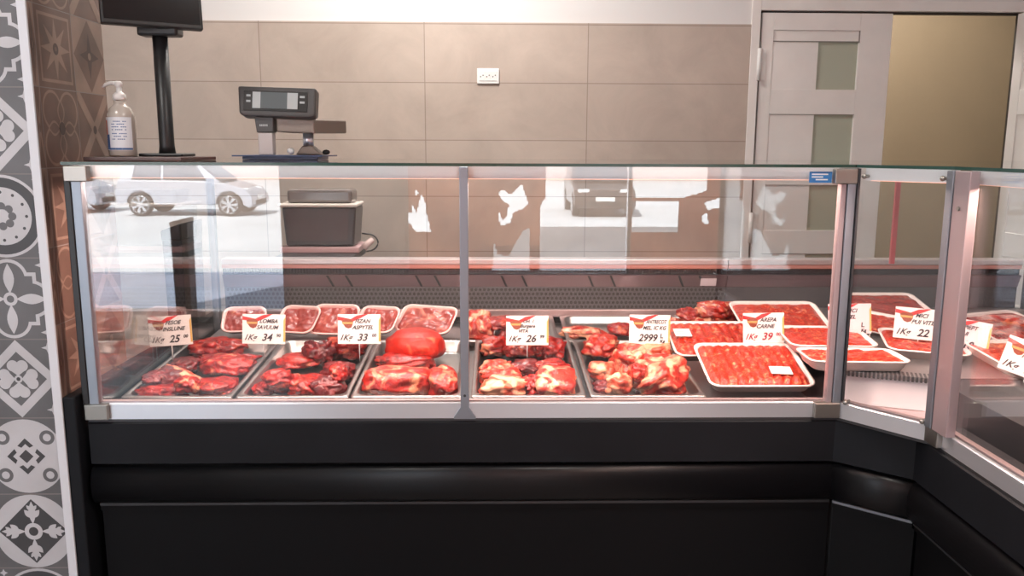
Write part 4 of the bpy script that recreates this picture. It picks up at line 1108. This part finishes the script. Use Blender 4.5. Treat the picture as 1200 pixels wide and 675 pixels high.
price_tag('second price tag from the left, price 34, between the first two trays', tagat(309, 403, TY, roll=1), ['LOMBA', 'SAVUUM'], ('1Kg', '34', '90', None))
price_tag('third price tag from the left, price 33, next to the round roast', tagat(421, 403, TY), ['FIZAN', 'ASPYTEL'], ('1Kg', '33', '00', None))
price_tag('price tag with three written lines, price 26, over the chops right of the glazing bar', tagat(618, 404.5, TY), ['Orl. 1', 'Burgere', 'VITA'], ('1Kg', '26', '99', None))
price_tag('price tag 2999 with thick block letters, over the large fatty cuts', tagat(761, 403.5, TY, roll=1), ['ANTRECOT', 'MEL. IC KG'], ('', '2999', '', ('L', 'Kg')), w=.128)
price_tag('price tag with red digits 39, over the foam packs of minced rolls', tagat(895, 402, 2.42, rz=0, roll=-1), ['AREPA', 'CARNE'], ('1Kg', '39', '00', None), w=.126, red=1)
price_tag('pale pink tag without a price, beside the aluminium post of the corner', tagat(996, 391, 2.44, rz=-12, roll=-3), ['MICI', 'VITEL'], ('', '', '', ('L', 'Kg')), w=.125, pink=True, stake=.058)
price_tag('largest price tag, price 22, in the angled corner pane', tagat(1076, 398, 2.33, rz=-14, roll=3), ['MICI', 'PUI VITEL'], ('1Kg', '22', '', None), w=.140, red=0)
price_tag('price tag seen nearly edge-on just right of the wide pink post', tagat(1130, 412, 2.26, rz=-62), ['PIEPT', 'PUI'], ('1Kg', '18', '', None), pink=True, stake=.055)
price_tag('leaning price tag in the right wing, cut off by the right edge of the photo', tagat(1200, 442, 2.02, rz=-48, roll=12), ['MICI', 'PORC'], ('1Kg', '28', '', None))
# ------------------------------------------------------------------ the street outside, seen mirrored in the counter glass
ZSt = -.53
struct('pavement', MB().box(-40, 40, -60, -3.0, ZSt-.2, ZSt), 'pavement')
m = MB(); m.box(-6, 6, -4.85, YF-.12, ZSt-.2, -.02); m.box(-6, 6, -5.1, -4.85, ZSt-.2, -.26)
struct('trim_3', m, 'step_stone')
struct('street', MB().box(-.9, 14, -15.5, -5.15, ZSt, ZSt+.012), 'asphalt')
m = MB(); m.box(-40, 40, -46, -44, ZSt, 6.5)
fb = struct('wall_opposite', m, 'facade_pink')
m = MB()
for k in range(16): m.box(-38+k*5, -35.4+k*5, -44.05, -43.98, ZSt+1.0, ZSt+3.0); m.box(-38+k*5, -35.4+k*5, -44.05, -43.98, ZSt+4.0, ZSt+5.8)
struct('facade_windows', m, 'facade_brown', fb)
def car(name, label, M, L, H, body, suv=False):
    """nose towards local +x, wheels on local z=0, near side local y=0"""
    r = thing(name, label, 'car', M); Wd = 1.68
    wx0, wx1, wr = L*.185, L*.185+L*.645, .315
    def side(y, inset): return y
    lo = [(0.05, .30), (.02, .62), (.10, .92), (L*.03, .98), (L*.60, .96), (L*.80, .90), (L*.95, .74), (L-.02, .55), (L, .32), (L-.10, .22)]
    def arch(cx):
        return [(cx+(wr+.05)*math.cos(a), wr+(wr+.05)*math.sin(a)) for a in [PI*k/10 for k in range(11)]]
    prof = lo + [(x, z) for x, z in arch(wx1) if z > .2] + [(x, z) for x, z in arch(wx0) if z > .2]
    q = MB(); q.prism([(x, 0, z) for x, z in prof], (0, Wd, 0), .03); bd = obj('body', xf(q, M), body, r)
    top = [(L*.04, .96), (L*.10, H-.06), (L*.18, H), (L*.52, H), (L*.60, H-.06), (L*.77, .92)]
    q = MB(); q.loft([[(x, y+(.10 if z > 1.1 else 0)*(1 if y < .5 else -1), z) for x, z in top] for y in (.03, Wd-.03)])
    flat(q); cb = obj('cabin', xf(q, M), body, r)
    for y in (.025, Wd-.025):
        sg = -1 if y < .5 else 1
        for a, b in ((.13, .34), (.36, .62)):
            x0, x1 = L*a, L*b; zt = H-.10
            q = MB(); pts = [(x0, .99), (x1 if b < .5 else x1+.18, .97), (x1-(.0 if b < .5 else .10), zt), (x0+(.10 if b < .5 else 0), zt)]
            q.prism([(x, y+(0.035+(.07 if z > 1.1 else 0))*-sg*1.0+sg*.028, z) for x, z in pts], (0, sg*.012, 0))
            obj('side_window', xf(q, M), 'car_glass', cb)
    q = MB(); q.prism([(L*.605, .2, H-.07), (L*.605, Wd-.2, H-.07), (L*.765, Wd-.1, .95), (L*.765, .1, .95)], (.02, 0, .012)); obj('windscreen', xf(q, M), 'car_glass', cb)
    for cx in (wx0, wx1):
        for y0_, s in ((-.01, 1), (Wd-.19, -1)):
            q = MB(); q.loft([[(cx+rr*math.cos(2*PI*k/24), y0_+yy, wr+rr*math.sin(2*PI*k/24)) for k in range(24)] for rr, yy in ((wr-.03, 0), (wr, .03), (wr, .17), (wr-.03, .20))])
            wh = obj('wheel', xf(q, M), 'rubber', r)
            yf = y0_-.006 if s > 0 else y0_+.206
            q = MB(); q.disc_y(cx, wr, .06, yf-.004, yf+.01, 14)
            for k in range(7):
                a = 2*PI*k/7; u = Vector((math.cos(a), 0, math.sin(a))); v = Vector((-math.sin(a), 0, math.cos(a))); c0 = Vector((cx, yf, wr))
                q.prism([c0+u*.05-v*.022, c0+u*.235-v*.045, c0+u*.235+v*.045, c0+u*.05+v*.022], (0, .012, 0))
            q.loft([[(cx+rr*math.cos(2*PI*k/24), yy, wr+rr*math.sin(2*PI*k/24)) for k in range(24)] for rr, yy in ((.225, yf), (.245, yf), (.245, yf+.012), (.225, yf+.012))], cap=False)
            obj('rim', xf(q, M), 'alloy', wh)
    for y in (.10, Wd-.42):
        q = MB(); q.box(L*.925, L*.965, y, y+.32, .62, .76, .02); obj('headlight', xf(q, M), 'lamp_lens', bd)
    q = MB(); q.box(L-.05, L+.015, .35, Wd-.35, .30, .42, .01); obj('grille', xf(q, M), 'rubber', bd)
    q = MB(); q.box(L-.01, L+.022, Wd/2-.26, Wd/2+.26, .44, .55, .004); obj('number_plate', xf(q, M), 'white_plastic', bd)
    return r
car('parked_car', 'white hatchback parked across the street, mirrored in the left pane', T(-10.25, -18.4, ZSt) @ Matrix.Scale(-1, 4, (0, 1, 0)), 3.70, 1.50, 'car_white')
car('parked_car', 'dark brown car facing the shop, mirrored in the right pane', T(3.85, -21.9, ZSt) @ RZ(90), 3.6, 1.62, 'car_dark')
car('parked_car', 'white hatchback mirrored behind the aluminium post of the corner', T(7.65, -18.4, ZSt) @ Matrix.Scale(-1, 4, (0, 1, 0)), 3.70, 1.50, 'car_white')
car('parked_car', 'white car mirrored at the far left end of the counter glass', T(-15.0, -19.2, ZSt) @ Matrix.Scale(-1, 4, (0, 1, 0)), 3.9, 1.5, 'car_white')
c = onY(213, 262, 3.55)
r = thing('waste_bin', 'slim black bin with a slanted lid behind the left end of the counter', 'bin', (c.x, 3.55, 0))
q = MB(); q.loft([[(c.x+a*w_, 3.55+b*w_*3, z) for a, b in ((-1, -1), (1, -1), (1, 1), (-1, 1))] for w_, z in ((.034, 0), (.040, c.z-.06))]); flat(q); q.build('body', 'black_plastic', r)
q = MB(); q.prism([(c.x-.042, 3.42, c.z-.059), (c.x+.042, 3.42, c.z-.059), (c.x+.042, 3.42, c.z+.012), (c.x-.042, 3.42, c.z-.02)], (0, .26, 0), .006); q.build('lid', 'black_plastic', r)
c = onY(212, 258, 5.46)  # made-up stand out of view, blocks a strip of the shopfront reflection
r = thing('display_stand', 'slim black sign stand beside the shop door, mirrored in the left pane', 'stand', (c.x, YF+.16, 0))
q = MB(); q.loft([[(c.x+a*w_, YF+.16+b*w_, z) for a, b in ((-1, -1), (1, -1), (1, 1), (-1, 1))] for w_, z in ((.050, .02), (.056, c.z-.03))]); flat(q); q.build('body', 'black_plastic', r)
q = MB(); q.prism([(c.x-.060, YF+.10, c.z-.029), (c.x+.060, YF+.10, c.z-.029), (c.x+.060, YF+.10, c.z+.02), (c.x-.060, YF+.10, c.z-.01)], (0, .12, 0), .004); q.build('lid', 'black_plastic', r)
q = MB(); q.box(c.x-.09, c.x+.09, YF+.07, YF+.25, 0, .019, .004); q.build('foot_plate', 'black_plastic', r)
